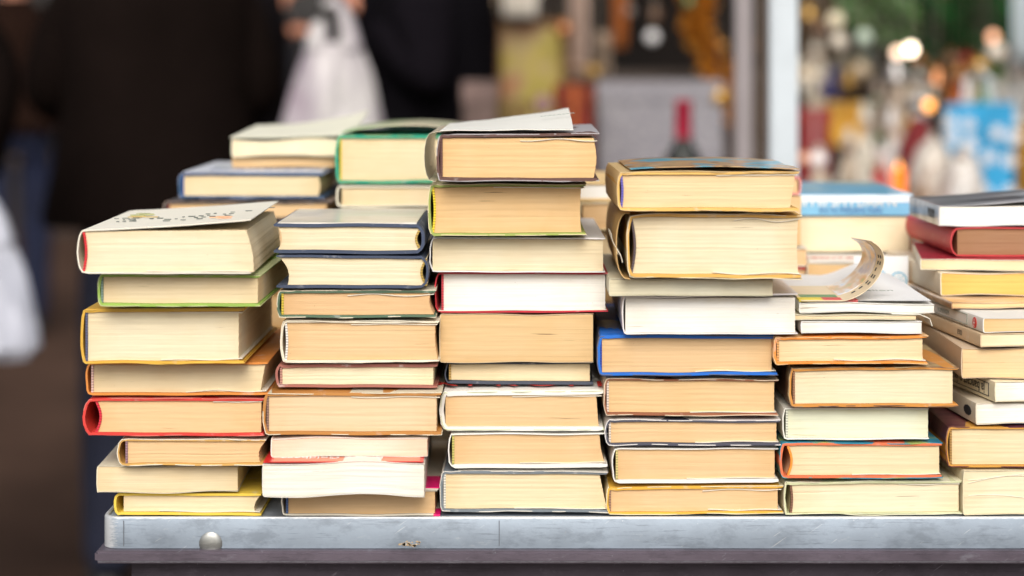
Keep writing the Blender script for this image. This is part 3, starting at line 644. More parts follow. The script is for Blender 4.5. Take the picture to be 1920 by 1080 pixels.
col6 = [
 ('cream paperback with bent leaves showing pale creases, bottom right beside the frame edge', 1804, 2110, 880, 966, 1806, 2108, C(page='pale', cover=(.74, .66, .46), soft=True, rx=.006, post=post_creases, sag=.0006, yaw=R(3))),
 ('book in mustard brown boards with a dark plum jacket top, low at far right', 1771, 2090, 797, 880, 1783, 2080, C(page='cream', cover=(.60, .30, .05), tt=.0018, tb=.0020, hb=(.4, .22, .06), rx=.006, jacket=(.8, .72, .5), top=purple_art, post=post_purple_top, yaw=R(-1))),
 ('white paperback with a cream and brown spine, above the dark plum topped book', 1826, 2120, 752, 795, 1828, 2118, C(page='white', cover=(.74, .66, .52), soft=True, rx=.003, yaw=R(5), post=post_blot)),
 ('white paperback with a framed line of black type on its cream spine', 1858, 2150, 711, 752, 1860, 2148, C(page='white', cover=(.78, .70, .50), soft=True, rx=.003, yaw=R(9), post=post_spine_label)),
 ('tan paperback with a ragged spine edge, above the two white paperbacks at far right', 1803, 2100, 650, 711, 1806, 2098, C(page=(.78, .58, .34), cover=(.60, .46, .32), soft=True, wav=.0012, lines=1.6, sag=.001, rx=.004)),
 ('thin pale paperback with a chipped tan spine at far right under the red marked one', 1834, 2120, 623, 650, 1836, 2118, C(page=(.80, .76, .54), cover=(.66, .50, .32), soft=True, lines=1.8, yaw=R(6), post=post_mark('ETO', .006, .05))),
 ('paperback with a white spine carrying a red round mark and a framed title', 1838, 2120, 593, 622, 1840, 2118, C(page='orange', cover=(.80, .79, .74), soft=True, wav=.0005, yaw=R(7), post=post_biro)),
 ('flat paperback with a glossy brown and orange picture on its worn cover, at far right', 1782, 2100, 566, 580, 1784, 2098, C(page='orange', cover=(.7, .5, .3), top=art_mat('orange photo', [(.5, .34, .2), (.68, .40, .16), (.76, .58, .40), (.30, .16, .08)], 12, .3, (.4, 1, 1)), soft=True, Y=1.66, yaw=R(3))),
 ('pale backed paperback with deep orange leaves, beneath the cream leaved booklet at far right', 1762, 2080, 507, 552, 1764, 2078, C(page='amber', cover=(.76, .66, .50), soft=True, Y=1.70, yaw=R(2))),
 ('thin cream leaved booklet with a crimson cover, under the red round backed book', 1729, 2060, 484, 507, 1732, 2058, C(page='cream', cover=(.78, .72, .58), soft=True, Y=1.70, yaw=R(-9), depth=.15, post=post_crimson)),
 ('old book with a rounded bright red cloth spine and brown leaves at far right', 1786, 2090, 427, 484, 1796, 2078, C(page='brown', cover=(.55, .045, .05), tt=.0012, tb=.0014, rx=.011, spine_hi=.002, Y=1.72, rough=.55, wear=.15, yaw=R(.3), lines=1.3)),
 ('white paperback with slate blue spine and grey picture cover, topmost at far right', 1760, 2070, 383, 425, 1762, 2068, C(page='white', cover=(.20, .28, .42), top=art_mat('grey photo', [(.10, .10, .12), (.30, .30, .33), (.62, .62, .66), (.16, .17, .20)], 9, .3, (.4, 2, 1)), soft=True, lift=.010, rx=.004, Y=1.72, yaw=R(.2), lines=.6, depth=.125, post=post_mark('MAM', .012, .03))),
]
outs = {}
for nm, cs in (('c1', col1), ('c2', col2), ('c3', col3), ('c4', col4), ('c5', col5), ('c6', col6)): outs[nm] = column(ZT+.0002, cs)

# ---------------------------------------------------------------- the back rows, farther and softer; the topmost shown books rest on buried ones
def stack_back(specs, Y, support_label, sx, n_fill=None, base=ZT+.0002):
    """specs bottom up, all at distance Y (first one's lower edge in pixels sets the level); plain books fill the pile beneath"""
    y1 = specs[0][4]; ztop = CAMZ-(y1-HOR)*Y/FP; tot = ztop-base
    k = n_fill or max(1, round(tot/.036)); hh = tot/k; s = Y/FP; z = base
    for i in range(k):
        o = rnd.uniform(-6, 6)
        rt, z2, *_ = book(support_label, sx[0]+o, sx[1]+o, 0, hh/s, sx[0]+o+9, sx[1]+o-8, z=z, Y=Y+.004+rnd.uniform(0, .008),
             page=rnd.choice(['tan', 'cream', 'dtan']), cover=rnd.choice([(.30, .16, .08), (.7, .66, .55), (.12, .1, .1), (.5, .3, .1)]), group='books buried in the back rows')
        z += hh
    for sp in specs:
        a, kw = sp[:7], dict(sp[7]); post = kw.pop('post', None); kw.setdefault('Y', Y)
        r, z, w_, h_, s_ = book(*a, z=z, **kw)
        if post: post(r, w_, h_, s_)
BUR = 'cream leaved book buried deep in the back row, almost hidden by the front stacks'
def post_navy_top(r, w, h, s):
    bm = bmesh.new(); box(bm, -w/2+.006, w/2-.002, .004, .2, h-.0002, h+.0004); obj('white_cover_print', bm, plain('white blue jacket', (.74, .78, .86), .3), r, False)
    text('lettering', 'Francisco', .03, nav_t, r, at(.01, .04, h+.0006)); 
    bm = bmesh.new(); box(bm, -.05, .06, .085, .10, h+.0004, h+.0007); obj('dark_band', bm, plain('dark band', (.10, .14, .10), .4), r, False)
def post_wavy_cover(r, w, h, s):
    twisted('puffed_cover', 'cream cover bulging up at the right', r, -w/2-.001, w/2+.004, h, -.003, .19, lambda f, g: .0006+.0035*f**2.2+(.006+.013*f**2)*g, paper_mat((.84, .82, .66)), .001)
stack_back([
 ('tan leaved hardback with a near black cover, lowest one showing in the left back row', 303, 622, 374, 414, 315, 612, C(page='tan', cover=(.07, .06, .06), tt=.0024, tb=.002, hb=(.3, .05, .05), jacket=(.35, .25, .2), rx=.006)),
 ('hardback with a royal blue spine and pale blue lettered top in the left back row', 332, 606, 322, 374, 342, 596, C(page='cream', cover=(.03, .10, .22), tt=.0018, tb=.0018, hb=(.03, .12, .45), jacket=(.3, .34, .5), rx=.005, post=post_navy_top, fe=.002)),
 ], 1.93, BUR, (310, 612))
stack_back([
 ('cream paperback with thick puffed up cover, topmost of the left back row', 440, 652, 240, 303, 443, 650, C(page='pale', cover=(.82, .79, .62), soft=True, wav=.0012, Y=2.03, yaw=R(-2), sag=.001)),
 ], 2.03, BUR, (440, 640), n_fill=7) if False else None
_r, z_, *_ = book('tan leaved paperback showing as a thin band under the puffed cream one, left back row', 436, 628, 280, 301, 440, 626, z=CAMZ-(322-HOR)*1.93/FP+.0008, Y=1.995, page='tan', cover=(.70, .45, .18), soft=True)
r_, z_, w_, h_, s_ = book('puffy cream paperback with its cover bulging up, topmost of the left back row', 434, 655, 246, 281, 437, 653, z=z_, Y=1.985, page='pale', cover=(.84, .82, .66), soft=True, wav=.0015, sag=.001, lines=.6)
post_wavy_cover(r_, w_, h_, s_)
def post_green_top(r, w, h, s):
    loose_sheet('jacket_front', 'loose pale green jacket arching over the top board', r, -w/2+.006, w/2-.004, h, lambda f: .001+.007*math.sin(math.pi*f), .01, .19, art_mat('pale green jacket', [(.22, .42, .16), (.62, .66, .42), (.74, .66, .48)], 12, .35), .0008, 3)
stack_back([
 ('tan book in white boards, lower one showing between the blue lettered and the green book', 634, 880, 389, 432, 644, 872, C(page='tan', cover=(.80, .74, .58), tt=.0022, tb=.002, rx=.006)),
 ('cream book with pale boards directly under the emerald green one, back row', 630, 880, 347, 389, 641, 872, C(page='cream', cover=(.82, .79, .64), tt=.0016, tb=.0016, rx=.006)),
 ('thick hardback with emerald green boards and a yellow headband in the back row', 626, 900, 250, 347, 638, 890, C(page='cream', cover=(.02, .36, .22), tt=.0028, tb=.0028, hb=(.75, .62, .04), rx=.006, jacket=(.30, .50, .24), post=post_green_top, lines=.7)),
 ], 1.87, BUR, (630, 880))
tan_bk = C(page='tan', cover=(.78, .62, .36), tt=.0016, tb=.0016, rx=.004)
stack_back([
 ('tan book tucked in the gap behind the third and fourth stacks', 1085, 1330, 378, 432, 1093, 1322, tan_bk),
 ('white covered book with an orange edge, seen in the gap beside the tallest stack', 1080, 1300, 342, 378, 1086, 1292, C(page='white', cover=(.80, .56, .26), tt=.0014, tb=.0024, rx=.004, lines=.5)),
 ], 1.86, BUR, (1085, 1330))
stack_back([
 ('coral backed tan book peeping out right of the fourth stack', 1290, 1516, 500, 545, 1300, 1510, C(page=(.78, .56, .34), cover=(.66, .08, .06), tt=.0016, tb=.003, rx=.004)),
 ], 1.84, BUR, (1290, 1512))
book('peach leaved book peeping out right of the fattest book', 1300, 1514, 462, 500, 1308, 1512, z=CAMZ-(500-HOR)*1.84/FP, Y=1.84, page=(.78, .56, .34), cover=(.80, .74, .62), tt=.001, tb=.001, rx=.003)
for lab, a, b_, c_ in (('tan paperback in the back row behind the fattest book', 408, 462, (.8, .6, .3)), ('cream backed book just below the pink one, behind the fourth stack', 366, 408, (.80, .58, .30))):
    book(lab, 1290, 1503, a, b_, 1296, 1500, z=CAMZ-(b_-HOR)*1.84/FP, Y=1.84, page='tan', cover=c_, soft=True)
book('book with a pink spine showing as a pink sliver right of the fourth stack', 1290, 1503, 330, 366, 1296, 1496, z=CAMZ-(366-HOR)*1.84/FP, Y=1.84, page='tan', cover=(.72, .30, .28), spine='R', rx=.004)

sky_art = art_mat('sky blue cover', [(.12, .42, .68), (.24, .55, .78), (.16, .48, .72), (.50, .56, .46)], 9, .35, (1, 3, 1))
def post_blue(r, w, h, s):
    bm = bmesh.new(); box(bm, -w/2+.0005, w/2-.0005, -.0012, .0002, .0006, h-.0006); obj('spine', bm, plain('sky blue spine', (.20, .48, .72), .35), r, False)
    bm = bmesh.new(); box(bm, -w/2+.001, w/2-.001, -.0016, -.0011, h*.62, h-.001); obj('pale_band', bm, pale_t, r, False)
    V = Matrix.Rotation(R(90), 4, 'X')
    text('lettering', 'II I III SM I DAA N', .0125, wht_t, r, Matrix.Translation((-.002, -.0019, h*.60)) @ V, thick=.0002)
    text('lettering', 'IN N MISAN NAI', .0085, nav_t, r, Matrix.Translation((.0, -.0016, h*.24)) @ V, thick=.0002)
def post_white_top(r, w, h, s):
    bm = bmesh.new(); box(bm, -w/2+.003, w/2-.006, .006, .09, h-.0002, h+.0005); obj('white_cover_print', bm, plain('white gloss', (.83, .82, .81), .3), r, False)
    bm = bmesh.new(); box(bm, -w/2+.006, w/2-.010, .092, .19, h-.0002, h+.0005); obj('picture', bm, art_mat('garden picture', [(.42, .5, .3), (.70, .66, .50), (.66, .35, .22)], 16), r, False)
    text('lettering', 'MEDITERRANEE', .016, red_t, r, at(0, .04, h+.0009))
stack_back([
 ('dark brown bound book in the shade behind the curled booklet', 1528, 1742, 527, 572, 1538, 1734, C(page='brown', cover=(.10, .04, .02), tt=.002, tb=.002, rx=.006)),
 ('orange leaved paperback with a white red lettered cover behind the curled booklet', 1514, 1722, 490, 527, 1516, 1720, C(page='orange', cover=(.78, .70, .56), soft=True, rx=.003, post=post_white_top, sag=.0006, Y=1.83)),
 ], 1.84, BUR, (1520, 1740))
r_, z_, *_ = book('deep cream paged book carrying the sky blue one in the back row', 1480, 1706, 408, 476, 1482, 1704, z=CAMZ-(490-HOR)*1.83/FP+.0006, Y=1.91, page='pale', cover=(.80, .74, .56), soft=True, lines=.4)
book('sky blue book with rows of white and navy letters along its spine, back row', 1478, 1712, 366, 408, 1482, 1708, z=z_+.0003, Y=1.91, page='pale', cover=(.14, .42, .66), top=sky_art, soft=True)
post_blue(*[BOOKS['sky blue book with rows of white and navy letters along its spine, back row'][i] for i in (0, 1, 2, 4)])
# card with two blue wheels, leaning against the orange leaved paperback
cz = CAMZ-(541-HOR)*1.80/FP
cr = empty('card', 'white card with two blue spoked wheels drawn on it, standing behind the curled booklet', 'card', ((1652-960)*1.80/FP, 1.80, cz))
bm = bmesh.new(); box(bm, -.025, .025, 0, .0006, 0, .030); obj('sheet', bm, paper_mat((.80, .82, .85)), cr, False)
bm = bmesh.new()
for cx, cz2, rad in ((-.002, .0085, .0088), (.016, .0075, .0080)):
    for k in range(32):
        a0, a1 = 2*math.pi*k/32, 2*math.pi*(k+1)/32
        vs = [bm.verts.new((cx+q*math.cos(a), -.0003, cz2+q*math.sin(a))) for a in (a0, a1) for q in (rad, rad-.0011)]; bm.faces.new((vs[0], vs[1], vs[3], vs[2]))
    for a in range(0, 360, 45): 
        d = Vector((math.cos(R(a)), 0, math.sin(R(a)))); n_ = Vector((-d.z, 0, d.x))*.0002; c0 = Vector((cx, -.0003, cz2))
        bm.faces.new([bm.verts.new(p) for p in (c0-n_, c0+n_, c0+d*rad*.95+n_, c0+d*rad*.95-n_)])
obj('wheel_drawing', bm, plain('cyan print', (.02, .42, .68), .5), cr, False)
# what shows between the fifth and sixth stacks
stack_back([
 ('brown leaved old book deep in the gap between the fifth and sixth stacks', 1690, 1850, 652, 700, 1698, 1842, C(page='brown', cover=(.14, .07, .04), tt=.002, tb=.002)),
 ('small dark brown book deep in the gap before the far right stack', 1700, 1850, 606, 652, 1708, 1842, C(page=(.36, .2, .1), cover=(.08, .05, .05), tt=.002, tb=.002)),
 ('ochre paperback in the gap left of the far right stack', 1680, 1860, 566, 606, 1682, 1858, C(page=(.5, .32, .15), cover=(.5, .4, .25), soft=True)),
 ('red brown book end in the gap behind the crimson booklet', 1722, 1880, 526, 566, 1730, 1872, C(page='brown', cover=(.28, .08, .05), tt=.002, tb=.002)),
 ], 1.90, BUR, (1690, 1850))
# supports behind the far right stack and the blue book
for lab_x, Yq, ztop in (((1480, 1706), 1.95, CAMZ-(490-HOR)*1.83/FP+.0004),):
    pass
# ---------------------------------------------------------------- people (out of focus, beyond the table)
def skin(name, verts, edges, radii, mat, parent, root=0, sub=2):
    me = bpy.data.meshes.new(name); me.from_pydata([tuple(v) for v in verts], edges, [])
    o = bpy.data.objects.new(name, me); SC.collection.objects.link(o); me.materials.append(mat); o.parent = parent
    md = o.modifiers.new('skin', 'SKIN'); md.use_smooth_shade = True
    for i, r in enumerate(radii):
        sv = me.skin_vertices[0].data[i]; sv.radius = r if isinstance(r, tuple) else (r, r); sv.use_root = (i == root)
    ss = o.modifiers.new('sub', 'SUBSURF'); ss.levels = sub; ss.render_levels = sub
    return o
skin_m = plain('skin', (.62, .27, .17), .55, Subsurface_Weight=.0)
def person(label, x, Y, face, coat_c, leg_c, hands, hair_c=(.05, .03, .02), coat_len=.85, wide=1.0, shoe=(.02, .02, .02), stride=.0, sleeve_c=None, cuff=None):
    """face: heading in degrees (0 = looking away from the camera, 180 = towards it). hands: two target points in the person's frame"""
    r = empty('person', label, 'person', (x, Y, 0), R(face))
    J = dict(pel=(0, 0, .96), sp=(0, .0, 1.12), ch=(0, .01, 1.32), nk=(0, .0, 1.47), nk2=(0, .015, 1.53), hd=(0, .03, 1.62), top=(0, .02, 1.70))
    V = list(J.values()); E_ = [(0, 1), (1, 2), (2, 3), (3, 4), (4, 5), (5, 6)]
    Rr = [(.125, .09), (.125, .09), (.16, .11), .06, .055, (.078, .095), (.06, .075)]
    arms = []
    for sgn, tgt in zip((-1, 1), hands):
        sh = Vector((sgn*.17*wide, 0, 1.41)); T = Vector(tgt); mid = (sh+T)/2; d = (T-sh); L = d.length; reach = .54
        bend = math.sqrt(max(0.0, (reach/2)**2-(min(L, reach*.99)/2)**2)); side = Vector((sgn*.4, -.12, -1)); side -= side.project(d); side.normalize()
        el = mid+side*bend; i = len(V)
        V += [sh, el, T]; Rr += [.055, .042, .026]; E_ += [(2, i), (i, i+1), (i+1, i+2)]; arms.append((sh, el, T, i+2, sgn))
        d2 = (T-el).normalized(); pm = T+d2*.05; V.append(pm); Rr.append((.036, .018)); E_.append((i+2, i+3)); pi = i+3
        up = Vector((0, 0, 1)); sd = d2.cross(up); sd = sd.normalized() if sd.length > .1 else Vector((1, 0, 0)); nn = sd.cross(d2)
        for k in range(4):
            b0 = pm+d2*.045+sd*(k-1.5)*.021; b1 = b0+d2*(.03, .036, .034, .026)[k]-nn*.012; b2 = b1+d2*.012-nn*.026
            j = len(V); V += [b0, b1, b2]; Rr += [.010, .0085, .007]; E_ += [(pi, j), (j, j+1), (j+1, j+2)]
        j = len(V); V += [pm-sd*.04*sgn-d2*.02, pm-sd*.055*sgn+d2*.025-nn*.01]; Rr += [.011, .009]; E_ += [(i+2, j), (j, j+1)]
    legs = []
    for sgn in (-1, 1):
        st = stride*sgn; hip = Vector((sgn*.09, 0, .90)); kn = Vector((sgn*.10, st*.6+.02, .50)); an = Vector((sgn*.10, st, .09)); to = an+Vector((sgn*.02, .14, -.055))
        i = len(V); V += [hip, kn, an, to]; Rr += [.075, .056, .034, (.028, .018)]; E_ += [(0, i), (i, i+1), (i+1, i+2), (i+2, i+3)]; legs.append((hip, kn, an, to))
    skin('body', V, E_, Rr, skin_m, r)
    # hair, nose
    bm = bmesh.new(); bmesh.ops.create_icosphere(bm, subdivisions=3, radius=1)
    for v in bm.verts:
        v.co = Vector((v.co.x*.092, v.co.y*.108, v.co.z*.10)); 
        if v.co.y > .03 and v.co.z < .035: v.co.y *= .3
        v.co += Vector((0, .01, 1.655))
    obj('hair', bm, plain('hair', hair_c, .7), r)
    bm = bmesh.new(); lathe(bm, [(0, .012), (.009, .004), (.012, -.012), (.006, -.018), (0, -.018)], 8, 0, .125, 1.625, 1, 1.3)
    obj('nose', bm, skin_m, r)
    # coat: flared shell of the torso plus sleeves
    cm = plain('coat cloth', coat_c, 1, 0, .3, 5, Specular_IOR_Level=.03)
    bm = bmesh.new(); n = 28; rings = []
    for z, a, b_ in ((coat_len, .245, .19), (coat_len+.02, .25, .195), (1.0, .225, .175), (1.15, .205, .16), (1.3, .225, .165), (1.40, .215, .15), (1.45, .15, .11), (1.50, .085, .08), (1.52, .08, .078)):
        rings.append([bm.verts.new((a*wide*math.cos(2*math.pi*k/n)*(1+.03*math.sin(k*1.7)*(1.5-z)), b_*math.sin(2*math.pi*k/n)*(1+.05*math.sin(k*2.3+z*4)*(1.5-z)), z)) for k in range(n)])
    for a, b_ in zip(rings, rings[1:]):
        for k in range(n): bm.faces.new((a[k], a[(k+1) % n], b_[(k+1) % n], b_[k]))
    bm.faces.new(rings[0])
    obj('coat', bm, cm, r)
    for sh, el, T, i, sgn in arms:
        skin('sleeve', [sh+Vector((-sgn*.03, 0, 0)), el, T-(T-el)*.08], [(0, 1), (1, 2)], [.088, .068, .050], plain('sleeve cloth', sleeve_c, 1, Specular_IOR_Level=.03) if sleeve_c else cm, r)
        if cuff: skin('cuff', [el+(T-el)*.80, T-(T-el)*.03], [(0, 1)], [.054, .052], plain('shirt cuff', cuff, .7), r)
    tm = plain('trouser cloth', leg_c, .85, 0, .3, 6)
    V, E_, Rr = [Vector((0, 0, .93))], [], [(.12, .09)]
    for hip, kn, an, to in legs:
        i = len(V); V += [hip, kn, an+Vector((0, 0, -.03))]; Rr += [.088, .076, .064]; E_ += [(0, i), (i, i+1), (i+1, i+2)]
    skin('trousers', V, E_, Rr, tm, r)
    for hip, kn, an, to in legs: skin('shoe', [an+Vector((0, -.03, -.045)), to+Vector((0, .02, .01))], [(0, 1)], [(.046, .045), (.046, .036)], plain('shoe leather', shoe, .5), r)
    return r
DK = (.008, .0052, .0045)
person('person in a long black brown coat and navy trousers standing behind the leftmost stacks', (292-960)*4.4/FP, 4.4, 10, DK, (.008, .011, .03), ((-.10, .22, 1.10), (.10, .22, 1.06)), coat_len=.86, wide=1.02)
person('person in a brown coat and blue trousers far off at the left edge', (28-960)*8.6/FP, 8.6, 20, (.014, .007, .005), (.006, .011, .04), ((-.10, .22, 1.08), (.10, .22, 1.04)), coat_len=.93, stride=.12)
person('person in a black jacket seen from the side, reaching out with a reddish hand', (795-960)*4.3/FP, 4.35, 86, (.005, .0045, .006), (.006, .006, .009), ((-.12, .10, 1.325), (.12, .12, 1.12)), coat_len=.80, sleeve_c=(.006, .005, .007))
person('person further off with a pale blue cuff, half hidden behind the long coat', (420-960)*5.0/FP, 5.0, -75, (.012, .010, .012), (.02, .02, .05), ((-.06, .12, 1.27), (.10, .10, 1.34)), cuff=(.45, .52, .75), coat_len=.8)

person('person just past the left edge of the picture, holding the white bag', (-330-960)*3.75/FP, 3.75, 8, DK, (.02, .02, .03), ((-.10, .20, 1.06), (.27, .0, .955)), coat_len=.9)
# ---------------------------------------------------------------- carrier bags
bag_m, t, b = nodes('thin white plastic'); b.inputs['Roughness'].default_value = .35; b.inputs['Subsurface Weight'].default_value = 0
b.inputs['Transmission Weight'].default_value = .12; v = coords(t, (1, 1, .5)); nn = noise_n(t, v, 9, 4)
t.links.new(ramp(t, nn, [(.35, (.26, .19, .25)), (.5, (.42, .38, .42)), (.66, (.52, .50, .50))]), b.inputs['Base Color'])
def carrier(label, x, Y, ztop, h, wtop, wbot, m, rz=0, dep=.12):
    r = empty('carrier_bag', label, 'carrier bag', (x, Y, ztop-h), rz)
    bm = bmesh.new(); n = 40; rings = []
    for j in range(11):
        f = j/10; z = h*.74*f; wd = wbot+(wtop-wbot)*f**1.4; d = dep*(1-f*.75)
        if j == 0: wd *= .8; d *= .7
        rings.append([bm.verts.new(((wd/2)*math.cos(2*math.pi*k/n)*(1+.10*noise.noise(Vector((k*.8, f*2, x)))*1.6), (d/2)*math.sin(2*math.pi*k/n)*(1+.5*noise.noise(Vector((k*.9, f*1.5, 3+x)))), z)) for k in range(n)])
    for a, b_ in zip(rings, rings[1:]):
        for k in range(n): bm.faces.new((a[k], a[(k+1) % n], b_[(k+1) % n], b_[k]))
    bm.faces.new(rings[0]); obj('bag_body', bm, m, r)
    for sx in (-1, 1):
        bm = bmesh.new(); pts = [(sx*wtop*.36, 0, h*.70), (sx*wtop*.30, 0, h*.84), (sx*wtop*.16, 0, h*.96), (0, 0, h), (-sx*.004, .015, h*.96)]
        tube(bm, pts, [.026, .018, .012, .010, .009], 10); obj('handle', bm, m, r)
    return r
carrier('pale lilac plastic carrier bag held by the person in the black jacket', (625-960)*4.05/FP, 4.05, CAMZ-(0-HOR)*4.05/FP, .34, .10, .235, bag_m, .1)
bag2 = plain('white blue plastic', (.46, .48, .56), .35)
carrier('white plastic carrier bag hanging at the left edge of the picture', (-40-960)*3.7/FP, 3.7, CAMZ-(362-HOR)*3.7/FP, .315, .12, .235, bag2, 0, .14)

# ---------------------------------------------------------------- market stall with ornaments
SY0, SY1, SX0, SX1 = 3.35, 5.7, -.18, 2.9
stall = empty('market_stall', 'dark timber market stall with stepped shelves full of ornaments, behind the books on the right', 'stall', (SX0, SY0, 0))
wood = plain('dark stall timber', (.055, .032, .020), .8, 0, .3, 9)
sl_ = lambda a, b_, c, d, e, f: (a-SX0, b_-SX0, c-SY0, d-SY0, e, f)
TIERS = [(3.45, 4.35, .86), (4.35, 4.85, 1.03), (4.85, 5.30, 1.20)]
for i, (ya, yb, zt) in enumerate(TIERS):
    bm = bmesh.new(); box(bm, *sl_(SX0, SX1, ya, yb-.002, zt-.03, zt), .004); obj('shelf', bm, plain('shelf board', (.07, .05, .04), .7), stall, False)
    bm = bmesh.new(); box(bm, *sl_(SX0+.02, SX1-.02, ya+.02, ya+.04, 0 if i == 0 else TIERS[i-1][2]+.001, zt-.031)); obj('shelf_front', bm, wood, stall, False)
bm = bmesh.new(); box(bm, *sl_(SX0, SX1, 5.6, 5.63, 0, 2.4)); obj('back_wall', bm, plain('back wall boards', (.012, .007, .005), .95, 0, .5, 3), stall, False)
for xx, yy in ((SX0, 5.54), (SX1-.06, 3.5), (SX1-.06, 5.54)):
    bm = bmesh.new(); box(bm, *sl_(xx, xx+.06, yy, yy+.055, 0, 2.4), .004); obj('post', bm, wood, stall, False)
bm = bmesh.new(); box(bm, *sl_(SX0-.1, SX1+.1, 3.9, 5.8, 2.42, 2.46)); obj('roof', bm, plain('stall roof', (.2, .18, .16), .8), stall, False)
bm = bmesh.new(); box(bm, *sl_(SX0, SX1, 4.7, 4.73, 2.36, 2.40)); obj('hanging_rail', bm, wood, stall, False)
# poles of the awning in front of the stall
def pole(label, px, wpx, Y, c, top=2.7, sq=True):
    r = empty('awning_pole', label, 'pole', ((px-960)*Y/FP, Y, 0)); ww = wpx*Y/FP/2
    bm = bmesh.new(); box(bm, -ww, ww, -ww, ww, .012, top, .004) if sq else lathe(bm, [(ww, .012), (ww, top)], 20)
    obj('shaft', bm, plain('pole paint', c, .35, .1, .1), r)
    bm = bmesh.new(); box(bm, -ww*2.2, ww*2.2, -ww*2.2, ww*2.2, 0, .0118, .003); obj('foot_plate', bm, plain('pole steel', (.3, .3, .3), .4, .6), r)
    bm = bmesh.new(); lathe(bm, [(ww*1.3, 0), (ww*1.4, .01), (ww*1.4, .05), (ww*1.3, .06)], 16, 0, 0, 1.9); obj('collar', bm, plain('pole steel', (.3, .3, .3), .4, .6), r)
pole('thick white awning pole standing right behind the fourth stack of books', 1467, 52, 2.75, (.54, .60, .65))
pole('thinner grey pole farther back, left of the thick white awning pole', 1393, 32, 3.3, (.30, .27, .28))
pole('faint brownish pole right of the grey pole, deeper under the awning', 1428, 14, 3.42, (.10, .07, .05))

GO = 'ornaments crowded on the market stall'
OY = {0: 4.0, 1: 4.55, 2: 5.05}
used = []
def slot(px, base, tier, dY=0):
    Y = OY[tier]+dY; return (px-960)*Y/FP, Y, TIERS[tier][2]
def gm_(c, rough=.35, metal=0):
    c = tuple(x*.92 if min(c) > .3 else x for x in c)
    return plain('glazed '+str(len(MC)), c, rough, metal, .35, 30, Specular_IOR_Level=.2)
def figurine(label, px, ytop, wpx, tier, c, c2, dY=0, wings=False, cat='figurine'):
    x, Y, z = slot(px, 0, tier, dY); zt = CAMZ-(ytop-HOR)*Y/FP; h = max(.06, zt-z); w = wpx*Y/FP/2
    r = empty('figurine', label, cat, (x, Y, z), rnd.uniform(-.4, .4), GO)
    bm = bmesh.new(); lathe(bm, [(w*.95, 0), (w, .01), (w*.9, h*.1), (w*.62, h*.4), (w*.5, h*.55), (w*.62, h*.66), (w*.3, h*.75), (w*.18, h*.77)], 20, sy=.8); obj('gown', bm, gm_(c), r)
    bm = bmesh.new(); lathe(bm, [(0, 0), (w*.3, h*.03), (w*.40, h*.1), (w*.3, h*.18), (0, h*.22)], 16, 0, 0, h*.77); obj('head', bm, gm_((.70, .45, .33)), r)
    bm = bmesh.new(); lathe(bm, [(w*.44, h*.07), (w*.44, h*.12), (w*.25, h*.2), (0, h*.235)], 16, 0, 0, h*.775); obj('hat', bm, gm_(c2), r)
    for sx in (-1, 1):
        bm = bmesh.new(); tube(bm, [(sx*w*.45, 0, h*.66), (sx*w*.75, -w*.3, h*.52), (sx*w*.35, -w*.7, h*.48)], [w*.2, w*.17, w*.13], 8); obj('arm', bm, gm_(c2), r)
        if wings:
            bm = bmesh.new()
            lathe(bm, [(0, -h*.2), (w*.4, -h*.05), (w*.5, h*.1), (0, h*.25)], 12, sx*w*.7, w*.6, h*.6, 1, .2); obj('wing', bm, gm_((.8, .76, .68)), r)
def bauble(label, px, py, dpx, Y, c, metal=.6, rough=.12):
    r = empty('bauble', label, 'bauble', ((px-960)*Y/FP, Y, CAMZ-(py-HOR)*Y/FP), 0, 'baubles hanging from the stall rail'); q = dpx*Y/FP/2
    bm = bmesh.new(); lathe(bm, [(q*math.sin(math.pi*k/14), -q*math.cos(math.pi*k/14)) for k in range(15)], 22); obj('ball', bm, plain('bauble', c, rough, metal, .05), r)
    bm = bmesh.new(); lathe(bm, [(q*.22, q*.96), (q*.22, q*1.15), (0, q*1.16)], 12); obj('cap', bm, plain('cap gold', (.6, .4, .12), .3, .8), r)
    bm = bmesh.new(); tube(bm, [(0, 0, q*1.15), (.002, 0, (2.36-r.location.z)*.5), (0, 0, 2.36-r.location.z)], .0007, 5); obj('thread', bm, plain('thread', (.3, .25, .2), .8), r)
def lamp(label, px, py, dpx, Y, c, s):
    r = empty('fairy_light', label, 'fairy light', ((px-960)*Y/FP, Y, CAMZ-(py-HOR)*Y/FP), 0, 'lit bulbs of the fairy lights on the stall'); q = dpx*Y/FP/2
    bm = bmesh.new(); lathe(bm, [(0, -q), (q*.6, -q*.8), (q, -q*.1), (q*.8, q*.6), (q*.45, q)], 14); obj('bulb', bm, glow('bulb glow', c, s), r)
    bm = bmesh.new(); lathe(bm, [(q*.5, q), (q*.5, q*2), (q*.2, q*2.2)], 12); obj('socket', bm, plain('socket', (.03, .06, .03), .6), r)
    bm = bmesh.new(); tube(bm, [(0, 0, q*2.1), (.004, .0, (2.36-r.location.z)*.5), (0, 0, 2.36-r.location.z)], .0016, 5); obj('cable', bm, plain('socket', (.03, .06, .03), .6), r)
